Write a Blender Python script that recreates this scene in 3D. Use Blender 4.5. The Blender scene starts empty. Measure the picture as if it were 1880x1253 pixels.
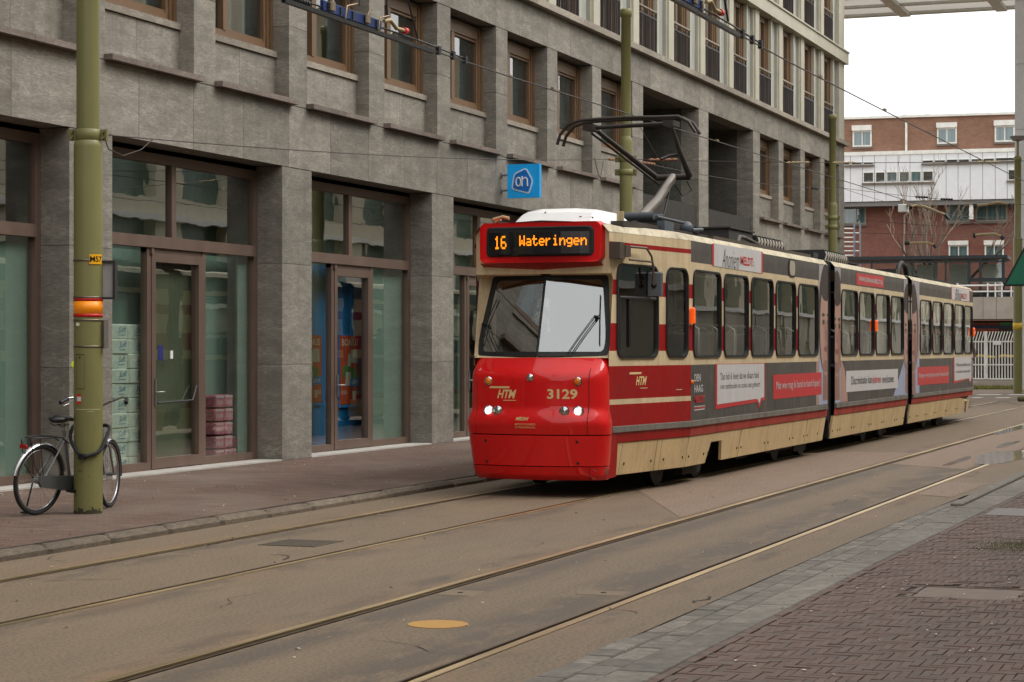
import bpy, math, random
from mathutils import Vector, Matrix
random.seed(11)
SC = bpy.context.scene
COL = SC.collection

# ---------------------------------------------------------------- camera, world, sun, exposure
F, VX, HY, CH = 3850.0, 2372.0, 641.0, 1.703          # focal length in photo pixels, vanishing point, horizon, eye height
PHI = math.atan((VX - 940) / F); CP, SP = math.cos(PHI), math.sin(PHI)
cam = bpy.data.cameras.new('camera'); camo = bpy.data.objects.new('camera', cam); COL.objects.link(camo)
camo.location = (0, 0, CH); camo.rotation_euler = (math.pi / 2, 0, PHI - math.pi / 2)
cam.sensor_width = 36.0; cam.lens = 36.0 * F / 1880; cam.shift_y = (HY - 626.5) / 1880
cam.clip_start = 0.1; cam.clip_end = 2000
SC.camera = camo

W = bpy.data.worlds.new('World'); SC.world = W; W.use_nodes = True
nt = W.node_tree; nt.nodes.clear()
sky = nt.nodes.new('ShaderNodeTexSky'); sky.sky_type = 'NISHITA'; sky.sun_disc = False
sky.sun_elevation = math.radians(52); sky.sun_rotation = math.radians(200); sky.dust_density = 6; sky.air_density = 1.2
hs = nt.nodes.new('ShaderNodeHueSaturation'); hs.inputs['Saturation'].default_value = 0.18
mixc = nt.nodes.new('ShaderNodeMix'); mixc.data_type = 'RGBA'; mixc.inputs[0].default_value = 0.75
mixc.inputs[7].default_value = (10.2, 10.2, 10.2, 1)        # cloud cover, evenly bright
bg = nt.nodes.new('ShaderNodeBackground'); bg.inputs['Strength'].default_value = 0.15
wo = nt.nodes.new('ShaderNodeOutputWorld')
nt.links.new(sky.outputs[0], hs.inputs['Color']); nt.links.new(hs.outputs[0], mixc.inputs[6])
nt.links.new(mixc.outputs[2], bg.inputs['Color']); nt.links.new(bg.outputs[0], wo.inputs['Surface'])
sun = bpy.data.lights.new('sun', 'SUN'); suno = bpy.data.objects.new('sun', sun); COL.objects.link(suno)
sun.energy = 1.5; sun.angle = math.radians(25); sun.color = (1.0, 0.96, 0.9)
suno.rotation_euler = (math.radians(42), 0, math.radians(28))
SC.view_settings.view_transform = 'Standard'; SC.view_settings.look = 'None'
SC.view_settings.exposure = 0.24; SC.view_settings.gamma = 1.0; SC.view_settings.use_curve_mapping = False
SC.cycles.use_denoising = True
SC.cycles.max_bounces = 8; SC.cycles.transparent_max_bounces = 12
SC.cycles.caustics_reflective = False; SC.cycles.caustics_refractive = False

# ---------------------------------------------------------------- measuring helpers: a photo pixel onto a real plane of the place
def onY(px, py, Y):
    t = (px - 940) / F; X = Y * (CP + t * SP) / (SP - t * CP); z = X * CP + Y * SP
    return Vector((X, Y, CH - (py - HY) * z / F))
def onX(px, py, X):
    t = (px - 940) / F; Y = X * (SP - t * CP) / (CP + t * SP); z = X * CP + Y * SP
    return Vector((X, Y, CH - (py - HY) * z / F))
def onZ(px, py, Z=0.0):
    z = F * (CH - Z) / (py - HY); r = (px - 940) / F * z
    return Vector((z * CP + r * SP, z * SP - r * CP, Z))
def onL(px, py, A, B):
    t = (px - 940) / F
    f = lambda P: (P[0] * SP - P[1] * CP) - t * (P[0] * CP + P[1] * SP)
    a, b = f(A), f(B); u = a / (a - b)
    X = A[0] + (B[0] - A[0]) * u; Y = A[1] + (B[1] - A[1]) * u; z = X * CP + Y * SP
    return Vector((X, Y, CH - (py - HY) * z / F))

# ---------------------------------------------------------------- mesh and object helpers
class MB:
    def __init__(s): s.v = []; s.f = []; s.m = []; s.s = []
    def add(s, vs, fs, m=0, sm=False):
        o = len(s.v); s.v += [tuple(p) for p in vs]
        for f in fs: s.f.append([i + o for i in f]); s.m.append(m); s.s.append(sm)
        return s
    def box(s, x0, x1, y0, y1, z0, z1, m=0):
        return s.add([(x0,y0,z0),(x1,y0,z0),(x1,y1,z0),(x0,y1,z0),(x0,y0,z1),(x1,y0,z1),(x1,y1,z1),(x0,y1,z1)],
                     [(0,3,2,1),(4,5,6,7),(0,1,5,4),(1,2,6,5),(2,3,7,6),(3,0,4,7)], m)
    def bbox(s, x0, x1, y0, y1, z0, z1, b, m=0):            # box with its four upright and top edges eased
        r = [(x0+b,y0),(x1-b,y0),(x1,y0+b),(x1,y1-b),(x1-b,y1),(x0+b,y1),(x0,y1-b),(x0,y0+b)]
        q = [(x0+2*b,y0+b),(x1-2*b,y0+b),(x1-b,y0+2*b),(x1-b,y1-2*b),(x1-2*b,y1-b),(x0+2*b,y1-b),(x0+b,y1-2*b),(x0+b,y0+2*b)]
        vs = [(x,y,z0) for x,y in r] + [(x,y,z1-b) for x,y in r] + [(x,y,z1) for x,y in q]
        fs = [tuple(range(7,-1,-1)), tuple(range(16,24))]
        for i in range(8):
            j = (i+1) % 8; fs += [(i,j,8+j,8+i),(8+i,8+j,16+j,16+i)]
        return s.add(vs, fs, m)
    def quad(s, a, b, c, d, m=0): return s.add([a,b,c,d], [(0,1,2,3)], m)
    def poly(s, pts, m=0): return s.add(pts, [tuple(range(len(pts)))], m)
    def prism(s, pts, d, m=0):                               # polygon swept along the vector d
        n = len(pts); d = Vector(d); a = [Vector(p) for p in pts]; b = [p + d for p in a]
        fs = [tuple(range(n-1,-1,-1)), tuple(range(n,2*n))] + [(i,(i+1)%n,n+(i+1)%n,n+i) for i in range(n)]
        return s.add(a + b, fs, m)
    def tube(s, pts, r, n=8, m=0, sm=True, cap=True, closed=False):
        P = [Vector(p) for p in pts]; N = len(P); R = r if isinstance(r, (list, tuple)) else [r] * N
        T = []
        for i in range(N):
            a = P[i-1] if (i or closed) else P[i]; b = P[(i+1) % N] if (i < N-1 or closed) else P[i]
            t = b - a; T.append(t.normalized() if t.length > 1e-9 else Vector((0,0,1)))
        up = Vector((0,0,1)) if abs(T[0].z) < .9 else Vector((1,0,0))
        u = T[0].cross(up).normalized(); vs = []
        for i in range(N):
            u = (u - T[i] * u.dot(T[i])).normalized(); w = T[i].cross(u)
            for k in range(n):
                a = 2 * math.pi * k / n; vs.append(P[i] + (u * math.cos(a) + w * math.sin(a)) * R[i])
        fs = []
        for i in range(N if closed else N-1):
            j = (i+1) % N
            for k in range(n):
                l = (k+1) % n; fs.append((i*n+k, i*n+l, j*n+l, j*n+k))
        s.add(vs, fs, m, sm)
        if cap and not closed:
            s.add(vs[:n], [tuple(range(n-1,-1,-1))], m); s.add(vs[-n:], [tuple(range(n))], m)
        return s
    def cyl(s, p, q, r, n=16, m=0, r2=None): return s.tube([p, q], [r, r if r2 is None else r2], n, m)
    def ball(s, c, rx, ry, rz, n=12, k=8, m=0):
        vs = []; fs = []
        for i in range(k+1):
            a = math.pi * i / k
            for j in range(n):
                b = 2*math.pi*j/n; vs.append((c[0]+rx*math.sin(a)*math.cos(b), c[1]+ry*math.sin(a)*math.sin(b), c[2]+rz*math.cos(a)))
        for i in range(k):
            for j in range(n):
                l = (j+1) % n; fs.append((i*n+j,(i+1)*n+j,(i+1)*n+l,i*n+l))
        return s.add(vs, fs, m, True)
    def lathe(s, c, prof, n=20, m=0, sm=True):               # prof: list of (radius, z) about the vertical through c
        vs = []; fs = []
        for r, z in prof:
            for j in range(n):
                b = 2*math.pi*j/n; vs.append((c[0]+r*math.cos(b), c[1]+r*math.sin(b), c[2]+z))
        for i in range(len(prof)-1):
            for j in range(n):
                l = (j+1) % n; fs.append((i*n+j,i*n+l,(i+1)*n+l,(i+1)*n+j))
        return s.add(vs, fs, m, sm)
    def grid(s, fn, nu, nv, m=0, sm=True):
        vs = [fn(i/nu, j/nv) for j in range(nv+1) for i in range(nu+1)]
        return s.add(vs, [(j*(nu+1)+i, j*(nu+1)+i+1, (j+1)*(nu+1)+i+1, (j+1)*(nu+1)+i) for j in range(nv) for i in range(nu)], m, sm)
    def mesh(s, name, mats, inv=None):
        me = bpy.data.meshes.new(name)
        vs = [inv @ Vector(p) for p in s.v] if inv is not None else s.v
        me.from_pydata([tuple(p) for p in vs], [], s.f)
        for m in (mats if isinstance(mats, (list, tuple)) else [mats]): me.materials.append(m)
        me.polygons.foreach_set('material_index', s.m); me.polygons.foreach_set('use_smooth', s.s); me.update()
        return me

def wm(o):
    m = o.matrix_basis.copy()
    return wm(o.parent) @ m if o.parent else m
def obj(name, mb, mats, parent=None, local=False, label=None, kind=None):   # world-space mesh data, turned into the parent's space
    inv = wm(parent).inverted() if parent is not None and not local else None
    o = bpy.data.objects.new(name, mb.mesh(name, mats, inv)); COL.objects.link(o); o.parent = parent
    if label: o['label'] = label
    if kind: o['kind'] = kind
    return o
def inst(name, me, parent, loc, rz=0.0):                     # an object sharing mesh data, placed in the parent's space
    o = bpy.data.objects.new(name, me); COL.objects.link(o); o.parent = parent; o.location = loc; o.rotation_euler = (0,0,rz)
    return o
def thing(name, label, cat, loc=(0,0,0), rz=0.0, group=None):
    o = bpy.data.objects.new(name, None); COL.objects.link(o); o.location = loc; o.rotation_euler = (0,0,rz)
    o.empty_display_size = .1; o['label'] = label; o['category'] = cat
    if group: o['group'] = group
    return o
def tag(o, label, cat, group=None):
    o['label'] = label; o['category'] = cat
    if group: o['group'] = group
    return o
def struct(name, mb, mats): return obj(name, mb, mats, kind='structure')
def dup(root, loc, label, rz=None):
    r = root.copy(); COL.objects.link(r); r.location = loc; r['label'] = label
    if rz is not None: r.rotation_euler = (0,0,rz)
    for ch in list(root.children):
        c = ch.copy(); COL.objects.link(c); c.parent = r
        for g in list(ch.children):
            d = g.copy(); COL.objects.link(d); d.parent = c
    return r

_tc = {}
def text2d(s, size, bold=0.0, shear=0.0, space=1.0, align='LEFT'):
    k = (s, size, bold, shear, space, align)
    if k in _tc: return _tc[k]
    cu = bpy.data.curves.new('t', 'FONT'); cu.body = s; cu.size = size; cu.offset = bold * size; cu.shear = shear
    cu.space_character = space; cu.align_x = align; cu.resolution_u = 2; cu.fill_mode = 'FRONT'
    o = bpy.data.objects.new('t', cu); me = o.to_mesh()
    r = ([(v.co.x, v.co.y) for v in me.vertices], [tuple(p.vertices) for p in me.polygons])
    o.to_mesh_clear(); bpy.data.objects.remove(o); bpy.data.curves.remove(cu)
    _tc[k] = r; return r
def text_fit(mb, s, fn, w, h, m=0, bold=0.0, shear=0.0, cap=None):   # lettering fitted to a w x h field, (0..w, 0..h) handed to fn
    vs, fs = text2d(s, 1.0, bold, shear)
    if not vs: return
    x0 = min(v[0] for v in vs); x1 = max(v[0] for v in vs); y0 = min(v[1] for v in vs); y1 = max(v[1] for v in vs)
    mb.add([fn((x-x0)/(x1-x0)*w, (y-y0)/(y1-y0)*h) for x, y in vs], fs, m)

# ---------------------------------------------------------------- materials
def L(r, g, b):                                              # sRGB 0..255 -> linear
    f = lambda c: (c/255/12.92 if c/255 <= .04045 else ((c/255+.055)/1.055)**2.4)
    return (f(r), f(g), f(b))
class NB:
    def __init__(s, name):
        s.mat = bpy.data.materials.new(name); s.mat.use_nodes = True; s.t = s.mat.node_tree; s.t.nodes.clear()
        s.out = s.n('ShaderNodeOutputMaterial')
    def n(s, typ, **kw):
        nd = s.t.nodes.new(typ)
        for k, v in kw.items(): setattr(nd, k, v)
        return nd
    def l(s, a, b): s.t.links.new(a, b)
    def pos(s): return s.n('ShaderNodeNewGeometry').outputs['Position']
    def vmul(s, a, vec):
        m = s.n('ShaderNodeVectorMath', operation='MULTIPLY'); s.l(a, m.inputs[0]); m.inputs[1].default_value = vec; return m.outputs[0]
    def vadd(s, a, b):
        m = s.n('ShaderNodeVectorMath', operation='ADD'); s.l(a, m.inputs[0]); s.l(b, m.inputs[1]); return m.outputs[0]
    def noise(s, vec, scale, detail=4, rough=.55, dist=0.0):
        m = s.n('ShaderNodeTexNoise'); s.l(vec, m.inputs['Vector']); m.inputs['Scale'].default_value = scale
        m.inputs['Detail'].default_value = detail; m.inputs['Roughness'].default_value = rough; m.inputs['Distortion'].default_value = dist
        return m.outputs[0]
    def ramp(s, fac, stops):
        r = s.n('ShaderNodeValToRGB'); s.l(fac, r.inputs[0]); e = r.color_ramp.elements
        while len(e) < len(stops): e.new(0.5)
        for q, (p, c) in zip(e, stops): q.position = p; q.color = (*c, 1) if len(c) == 3 else c
        return r.outputs[0]
    def mix(s, fac, a, b, blend='MIX'):
        m = s.n('ShaderNodeMix', data_type='RGBA', blend_type=blend)
        for i, x in ((0, fac), (6, a), (7, b)):
            if isinstance(x, (int, float)): m.inputs[i].default_value = x
            elif isinstance(x, tuple): m.inputs[i].default_value = (*x, 1)
            else: s.l(x, m.inputs[i])
        return m.outputs[2]
    def math(s, op, a, b=None, c=None):
        m = s.n('ShaderNodeMath', operation=op)
        for i, x in enumerate((a, b, c)):
            if x is None: continue
            if isinstance(x, (int, float)): m.inputs[i].default_value = x
            else: s.l(x, m.inputs[i])
        return m.outputs[0]
    def mapr(s, v, a, b, c=0.0, d=1.0):
        m = s.n('ShaderNodeMapRange'); s.l(v, m.inputs[0])
        for i, x in enumerate((a, b, c, d)): m.inputs[i+1].default_value = x
        return m.outputs[0]
    def rnd(s): return s.n('ShaderNodeObjectInfo').outputs['Random']
    def bsdf(s, col, rough=.6, metal=0.0, bump=None, bstr=.3, bdist=.01, coat=0.0, spec=.5, emit=None, es=0.0):
        p = s.n('ShaderNodeBsdfPrincipled')
        for k, x in (('Base Color', col), ('Roughness', rough), ('Metallic', metal)):
            if isinstance(x, tuple): p.inputs[k].default_value = (*x, 1)
            elif isinstance(x, (int, float)): p.inputs[k].default_value = x
            else: s.l(x, p.inputs[k])
        p.inputs['Coat Weight'].default_value = coat; p.inputs['Coat Roughness'].default_value = .06
        p.inputs['Specular IOR Level'].default_value = spec
        if emit: p.inputs['Emission Color'].default_value = (*emit, 1); p.inputs['Emission Strength'].default_value = es
        if bump is not None:
            b = s.n('ShaderNodeBump'); b.inputs['Strength'].default_value = bstr; b.inputs['Distance'].default_value = bdist
            s.l(bump, b.inputs['Height']); s.l(b.outputs[0], p.inputs['Normal'])
        s.l(p.outputs[0], s.out.inputs[0]); return s.mat

def M(name, col, rough=.55, metal=0.0, var=.12, scale=3.0, coat=0.0, bump=0.0, bscale=60.0, stretch=(1,1,1), spec=.5, emit=None, es=0.0, objvar=0.0):
    b = NB(name); p = b.vmul(b.pos(), stretch)
    n = b.noise(p, scale, 6, .6)
    f = b.mapr(n, .3, .7, 1 - var, 1 + var)
    if objvar: f = b.math('MULTIPLY', f, b.mapr(b.rnd(), 0, 1, 1 - objvar, 1 + objvar))
    sc = b.n('ShaderNodeVectorMath', operation='SCALE'); sc.inputs[0].default_value = col; b.l(f, sc.inputs['Scale'])
    r = b.mapr(n, .3, .7, max(.02, rough * .85), min(1, rough * 1.15))
    bp = b.noise(b.pos(), bscale, 3) if bump else None
    return b.bsdf(sc.outputs[0], r, metal, bp, bump, .01, coat, spec, emit, es)

def stone_mat(name, c0, c1, c2, rough=.75):
    b = NB(name); off = b.n('ShaderNodeCombineXYZ'); r = b.rnd()
    b.l(b.math('MULTIPLY', r, 37.0), off.inputs[0]); b.l(b.math('MULTIPLY', r, 91.0), off.inputs[2])
    q = b.vadd(b.pos(), off.outputs[0])
    a = b.noise(b.vmul(q, (1.0, 1.0, 3.0)), 1.6, 9, .66, .35)
    g = b.noise(b.vmul(q, (1.0, 1.0, 6.0)), 11.0, 5, .7, .2)
    col = b.ramp(a, [(.28, c0), (.5, c1), (.72, c2)])
    col = b.mix(b.mapr(g, .38, .64, 0, .8), col, tuple(x * .55 for x in c1))
    vein = b.noise(b.vmul(q, (.7, .7, 2.6)), .9, 6, .6, .5)
    vm = b.math('ABSOLUTE', b.math('SUBTRACT', vein, .5)); vm = b.mapr(vm, 0.0, .010, .22, 0)
    col = b.mix(vm, col, tuple(min(.6, x * 1.7) for x in c2))
    run = b.noise(b.vmul(b.pos(), (5.0, 5.0, .35)), 1.0, 5, .6)           # rain streaks
    col = b.mix(b.mapr(run, .48, .68, 0, .24), col, tuple(x * .55 for x in c0))
    hsv = b.n('ShaderNodeHueSaturation'); b.l(col, hsv.inputs['Color']); b.l(b.mapr(r, 0, 1, .82, 1.16), hsv.inputs['Value'])
    return b.bsdf(hsv.outputs[0], rough, 0, b.math('ADD', g, b.math('MULTIPLY', a, .6)), .35, .008, spec=.35)

def glass_mat(name, tint, base=.06, power=4.0, rough=.0):
    b = NB(name)
    lw = b.n('ShaderNodeLayerWeight'); lw.inputs[0].default_value = .5
    f = b.math('POWER', lw.outputs['Facing'], power); f = b.math('MULTIPLY_ADD', f, 1 - base, base)
    tr = b.n('ShaderNodeBsdfTransparent'); tr.inputs[0].default_value = (*tint, 1)
    gl = b.n('ShaderNodeBsdfGlossy'); gl.inputs['Roughness'].default_value = rough; gl.inputs[0].default_value = (.95, .97, .97, 1)
    wv = b.noise(b.pos(), 1.3, 2); bp = b.n('ShaderNodeBump'); bp.inputs['Strength'].default_value = .03; bp.inputs['Distance'].default_value = .05
    b.l(wv, bp.inputs['Height']); b.l(bp.outputs[0], gl.inputs['Normal'])
    mx = b.n('ShaderNodeMixShader'); b.l(f, mx.inputs[0]); b.l(tr.outputs[0], mx.inputs[1]); b.l(gl.outputs[0], mx.inputs[2])
    b.l(mx.outputs[0], b.out.inputs[0]); return b.mat

STONE = stone_mat('grey_gneiss', L(112,106,97), L(143,137,126), L(166,159,147))
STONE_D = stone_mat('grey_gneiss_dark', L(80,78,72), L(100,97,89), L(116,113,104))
SILL = stone_mat('pale_sill_stone', L(140,131,118), L(160,150,136), L(176,166,150))
LEDGE = stone_mat('brown_ledge_stone', L(104,92,84), L(126,113,104), L(142,130,120))
CREAM = M('cream_concrete', L(178,173,156), .8, var=.1, scale=2.0, bump=.15, objvar=.05)
PANEL_G = M('grey_blue_panel', L(150,153,148), .6, var=.1, scale=3, objvar=.06)
JOINT = M('dark_joint', L(52,48,44), .9)
WOOD = M('varnished_oak_frame', L(112,86,62), .45, var=.2, scale=5, stretch=(9,9,1))
BRONZE = M('brown_metal_frame', L(116,96,85), .45, .35, var=.14, scale=4, stretch=(1,1,.3))
DARK = M('dark_void', L(24,23,22), .9)
GLASS_S = glass_mat('shop_glass', (.74,.82,.77), .17, 2.6)
GLASS_W = glass_mat('window_glass', (.56,.68,.68), .14, 3.0)
GLASS_T = glass_mat('tram_glass', (.86,.87,.82), .09, 3.8)
GLASS_F = glass_mat('windscreen_glass', (.60,.63,.60), .30, 3.0)
BLIND = M('teal_window_film', L(150,170,160), .7, var=.08, scale=1.2, stretch=(2,2,.2))
CURTAIN = M('curtain_cloth', L(98,124,124), .9, var=.35, scale=3, stretch=(6,6,.1))
ROOM = M('dim_room', L(122,130,120), .9, var=.3, scale=1.5)
STEP = M('pale_threshold_stone', L(176,172,164), .7, var=.12, scale=3)
BLACK = M('black_metal', L(30,30,31), .4, .3)
IRON = M('dark_grey_metal', L(58,58,60), .45, .5)
STEEL = M('galvanised_steel', L(150,150,150), .4, .8)
CHROME = M('chrome', L(205,205,205), .15, 1.0)
RUBBER = M('black_rubber', L(26,26,26), .6)
WHITE = M('white_paint', L(226,226,224), .4, var=.04)
POLE_G = M('olive_green_paint', L(120,117,73), .42, var=.14, scale=2.0, stretch=(1,1,.25), spec=.4)
# ---------------------------------------------------------------- ground materials
def asphalt_mat(name, c0, c1, stain=True):
    b = NB(name); p = b.pos(); sp = b.n('ShaderNodeSeparateXYZ'); b.l(p, sp.inputs[0]); y = sp.outputs[1]
    big = b.noise(b.vmul(p, (.35, .8, 1)), 1.0, 5, .6); mid = b.noise(b.vmul(p, (.5, 2.2, 1)), 2.0, 5, .65); fine = b.math('MULTIPLY_ADD', b.noise(p, 38, 2, .7), .5, b.math('MULTIPLY', b.noise(p, 120, 2, .7), .5))
    col = b.ramp(big, [(.3, c0), (.7, c1)])
    col = b.mix(b.mapr(mid, .42, .68, 0, .5), col, tuple(x * .72 for x in c0))
    col = b.mix(b.mapr(fine, .42, .60, 0, .85), col, tuple(min(1, x * 1.35) for x in c1)); col = b.mix(b.mapr(fine, .47, .36, 0, .8), col, tuple(x * .6 for x in c0))
    if stain:
        fac = None; st = b.noise(b.vmul(p, (.9, 2.4, 1)), 1.0, 9, .7)
        for yc, w, th in ((4.50, .40, .42), (5.42, .24, .38), (8.70, .26, .44), (7.30, .22, .44), (5.90, .16, .46), (4.05, .12, .5)):   # worn-in dirt lying along the rails
            d = b.math('ABSOLUTE', b.math('SUBTRACT', y, yc)); m = b.mapr(d, w * .25, w, 1, 0)
            k = b.math('MULTIPLY', m, b.mapr(st, th, th + .10, 0, 1)); fac = k if fac is None else b.math('MAXIMUM', fac, k)
        col = b.mix(b.math('MULTIPLY', fac, .55), col, L(72, 67, 62))
        rust = b.noise(b.vmul(p, (.8, 3, 1)), 1.2, 5, .6)
        fr = None
        for yc in (5.80, 7.38, 8.98, 4.08):
            d = b.math('ABSOLUTE', b.math('SUBTRACT', y, yc)); m = b.mapr(d, 0, .3, 1, 0)
            fr = m if fr is None else b.math('MAXIMUM', fr, m)
        col = b.mix(b.math('MULTIPLY', b.math('MULTIPLY', fr, b.mapr(rust, .4, .7, 0, 1)), .35), col, L(150, 112, 78))
    bp = b.math('ADD', fine, b.math('MULTIPLY', mid, .6))
    return b.bsdf(col, b.mapr(big, .3, .7, .68, .86), 0, bp, .5, .006, spec=.4)
ASPH = asphalt_mat('worn_asphalt', L(99,84,67), L(118,102,83))
ASPH2 = asphalt_mat('plain_asphalt', L(132,124,112), L(154,146,134), False)

def brick_pave(name, ca, cb, cm):
    b = NB(name); p = b.pos(); sp = b.n('ShaderNodeSeparateXYZ'); b.l(p, sp.inputs[0])
    q = b.n('ShaderNodeCombineXYZ'); b.l(sp.outputs[1], q.inputs[0]); b.l(sp.outputs[0], q.inputs[1])
    t = b.n('ShaderNodeTexBrick'); b.l(q.outputs[0], t.inputs['Vector'])
    t.inputs['Color1'].default_value = (*ca, 1); t.inputs['Color2'].default_value = (*cb, 1); t.inputs['Mortar'].default_value = (*cm, 1)
    t.inputs['Scale'].default_value = 1.0; t.inputs['Brick Width'].default_value = .205; t.inputs['Row Height'].default_value = .056
    t.inputs['Mortar Size'].default_value = .005; t.inputs['Bias'].default_value = .1
    n = b.noise(b.vmul(p, (2.5, .6, 1)), 1.2, 6, .62)
    col = b.mix(b.mapr(n, .38, .66, 0, .55), t.outputs[0], tuple(x * .62 for x in ca))
    n3 = b.noise(b.vmul(p, (11, 1.3, 1)), 1.3, 4, .65); col = b.mix(b.mapr(n3, .54, .64, 0, .55), col, cm); n4 = b.noise(b.vmul(p, (9, 1.6, 1)), 1.1, 4, .6); col = b.mix(b.mapr(n4, .56, .68, 0, .4), col, tuple(x*1.35 for x in ca))
    n2 = b.noise(p, .5, 4, .6); col = b.mix(b.mapr(n2, .45, .7, 0, .35), col, L(132, 122, 110))
    return b.bsdf(col, .82, 0, b.math('ADD', b.math('MULTIPLY', t.outputs[1], -1.0), b.noise(p, 60, 2)), .5, .008, spec=.3)
PAVE_L = brick_pave('red_clinker_paving', L(124,98,84), L(98,80,71), L(58,50,44))

def clinker_mat(name):
    b = NB(name); r = b.rnd(); p = b.pos()
    col = b.ramp(r, [(0, L(99,78,69)), (.35, L(111,89,79)), (.7, L(105,86,77)), (1, L(93,77,70))])
    n = b.noise(p, 5.0, 5, .6); col = b.mix(b.mapr(n, .4, .7, 0, .45), col, L(120, 110, 102))
    w = b.noise(p, .8, 4, .6); col = b.mix(b.mapr(w, .45, .7, 0, .4), col, L(86, 76, 70))
    return b.bsdf(col, .8, 0, b.noise(p, 90, 3), .4, .006, spec=.35)
CLINK = clinker_mat('dark_clinker_brick')
GUTTER = stone_mat('grey_kerb_stone', L(112,106,97), L(128,121,111), L(140,133,122), .8)
SAND = M('joint_sand', L(74,63,55), .95, var=.25, scale=20)
KERB_M = stone_mat('worn_kerb_stone', L(98,88,75), L(115,103,88), L(128,116,100), .8)
RAILTOP = M('polished_rail_steel', L(206,182,142), .40, .9, var=.35, scale=1.2, stretch=(.35,10,1))
RAILSIDE = M('rusty_rail_steel', L(92,76,60), .5, .5, var=.25, scale=6); GROOVE = M('groove_dirt', L(34,29,25), .9)
WET = M('standing_water', L(150,150,152), .16, 0, spec=.9, coat=1.0, bump=.6, bscale=9)
OCHRE = M('ochre_road_paint', L(180,136,72), .8, var=.1, scale=14)
PATCH = asphalt_mat('warm_road_patch', L(112,93,77), L(132,113,96), False); TAR = M('tar_crack', L(46,40,35), .8)
PAINT = M('white_road_paint', L(214,212,206), .7, var=.1, scale=6)
LITTER = M('pale_petal', L(216,206,184), .9)
MOSS = M('moss', L(92,104,48), .95, var=.4, scale=14)

# ---------------------------------------------------------------- the ground: road, rails, kerbs, pavements
b = MB(); b.quad((-300,-300,-.06),(420,-300,-.06),(420,420,-.06),(-300,420,-.06)); struct('ground', b, ASPH2)
def yE(x): return 3.69 if x < 12 else 3.66 if x < 19 else 3.66 - (x-19) * .019      # edge of the asphalt on the near side
XS = [-12, 6, 12, 19, 23, 30, 46, 62, 69]
b = MB()
for y0, y1 in ((None, 4.165), (4.295, 5.585), (5.735, 7.415), (7.545, 8.815), (8.965, 9.66)):
    for i in range(len(XS)-1):
        a, c = XS[i], XS[i+1]
        b.quad((a, yE(a) if y0 is None else y0, 0), (c, yE(c) if y0 is None else y0, 0), (c, y1, 0), (a, y1, 0))
b.quad((69,-60,-.002),(180,-60,-.002),(180,80,-.002),(69,80,-.002))
struct('road', b, ASPH)
for hd, s in ((4.20, 1), (5.70, -1), (7.45, 1), (8.93, -1)):           # grooved rails: running head, groove, lip
    b = MB()
    b.box(-12, 69, hd-.03, hd+.03, -.05, .004, 0)
    g = hd + s * .03; l0, l1 = (g + .042, g + .062) if s > 0 else (g - .062, g - .042)
    b.box(-12, 69, l0, l1, -.05, .001, 1)
    b.box(-12, 69, min(g, g + s*.042), max(g, g + s*.042), -.058, -.04, 2)
    struct('tram_rail', b, [RAILTOP, RAILSIDE, GROOVE])
def curved_rail(pts, w=.05):
    b = MB()
    for i in range(len(pts)-1):
        p, q = Vector(pts[i]), Vector(pts[i+1]); n = (q - p).cross(Vector((0,0,1))).normalized() * w / 2
        b.quad(p-n, q-n, q+n, p+n)
    struct('tram_rail', b, RAILSIDE)
def arc(c, r, a0, a1, z, n=18): return [(c[0]+r*math.cos(math.radians(a0+(a1-a0)*i/n)), c[1]+r*math.sin(math.radians(a0+(a1-a0)*i/n)), z) for i in range(n+1)]
curved_rail(arc((62, 25.5), 18.05, -90, -20, .009)); curved_rail(arc((62, 25.5), 16.6, -90, -20, .009))
curved_rail([(69,8.93,.003),(140,8.9,.003)]); curved_rail([(69,7.45,.003),(140,7.4,.003)])
curved_rail([(69,5.7,.003),(140,5.6,.003)]); curved_rail([(69,4.2,.003),(140,4.1,.003)])
for px, py, w in ((1790,731,18),(1838,731,26),(1880,730,20),(1812,725.5,44),(1868,725.5,40)):
    p = onZ(px - w/2, py, .004); q = onZ(px + w/2, py, .004); b = MB()
    dx = Vector((1.1,0,0)); b.quad(p, q, q + dx, p + dx); struct('crossing_marking', b, PAINT)

# left pavement with its row of kerb stones
b = MB(); b.box(-12, 68.6, 9.872, 14.6, -.06, .078); struct('pavement_left', b, PAVE_L)
b = MB(); b.box(-12, 69, 9.66, 9.845, -.06, -.012); b.box(-12, 69, 9.845, 9.873, -.06, .0775); kl = struct('kerb_left', b, SAND)
sb = MB(); sb.bbox(0, .985, 0, .17, -.05, .079, .038); sm_ = sb.mesh('kerb_stone', KERB_M)
for i in range(58): inst('kerb_stone', sm_, kl, (9 + i, 9.668, random.uniform(-.006, .004)))

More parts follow.
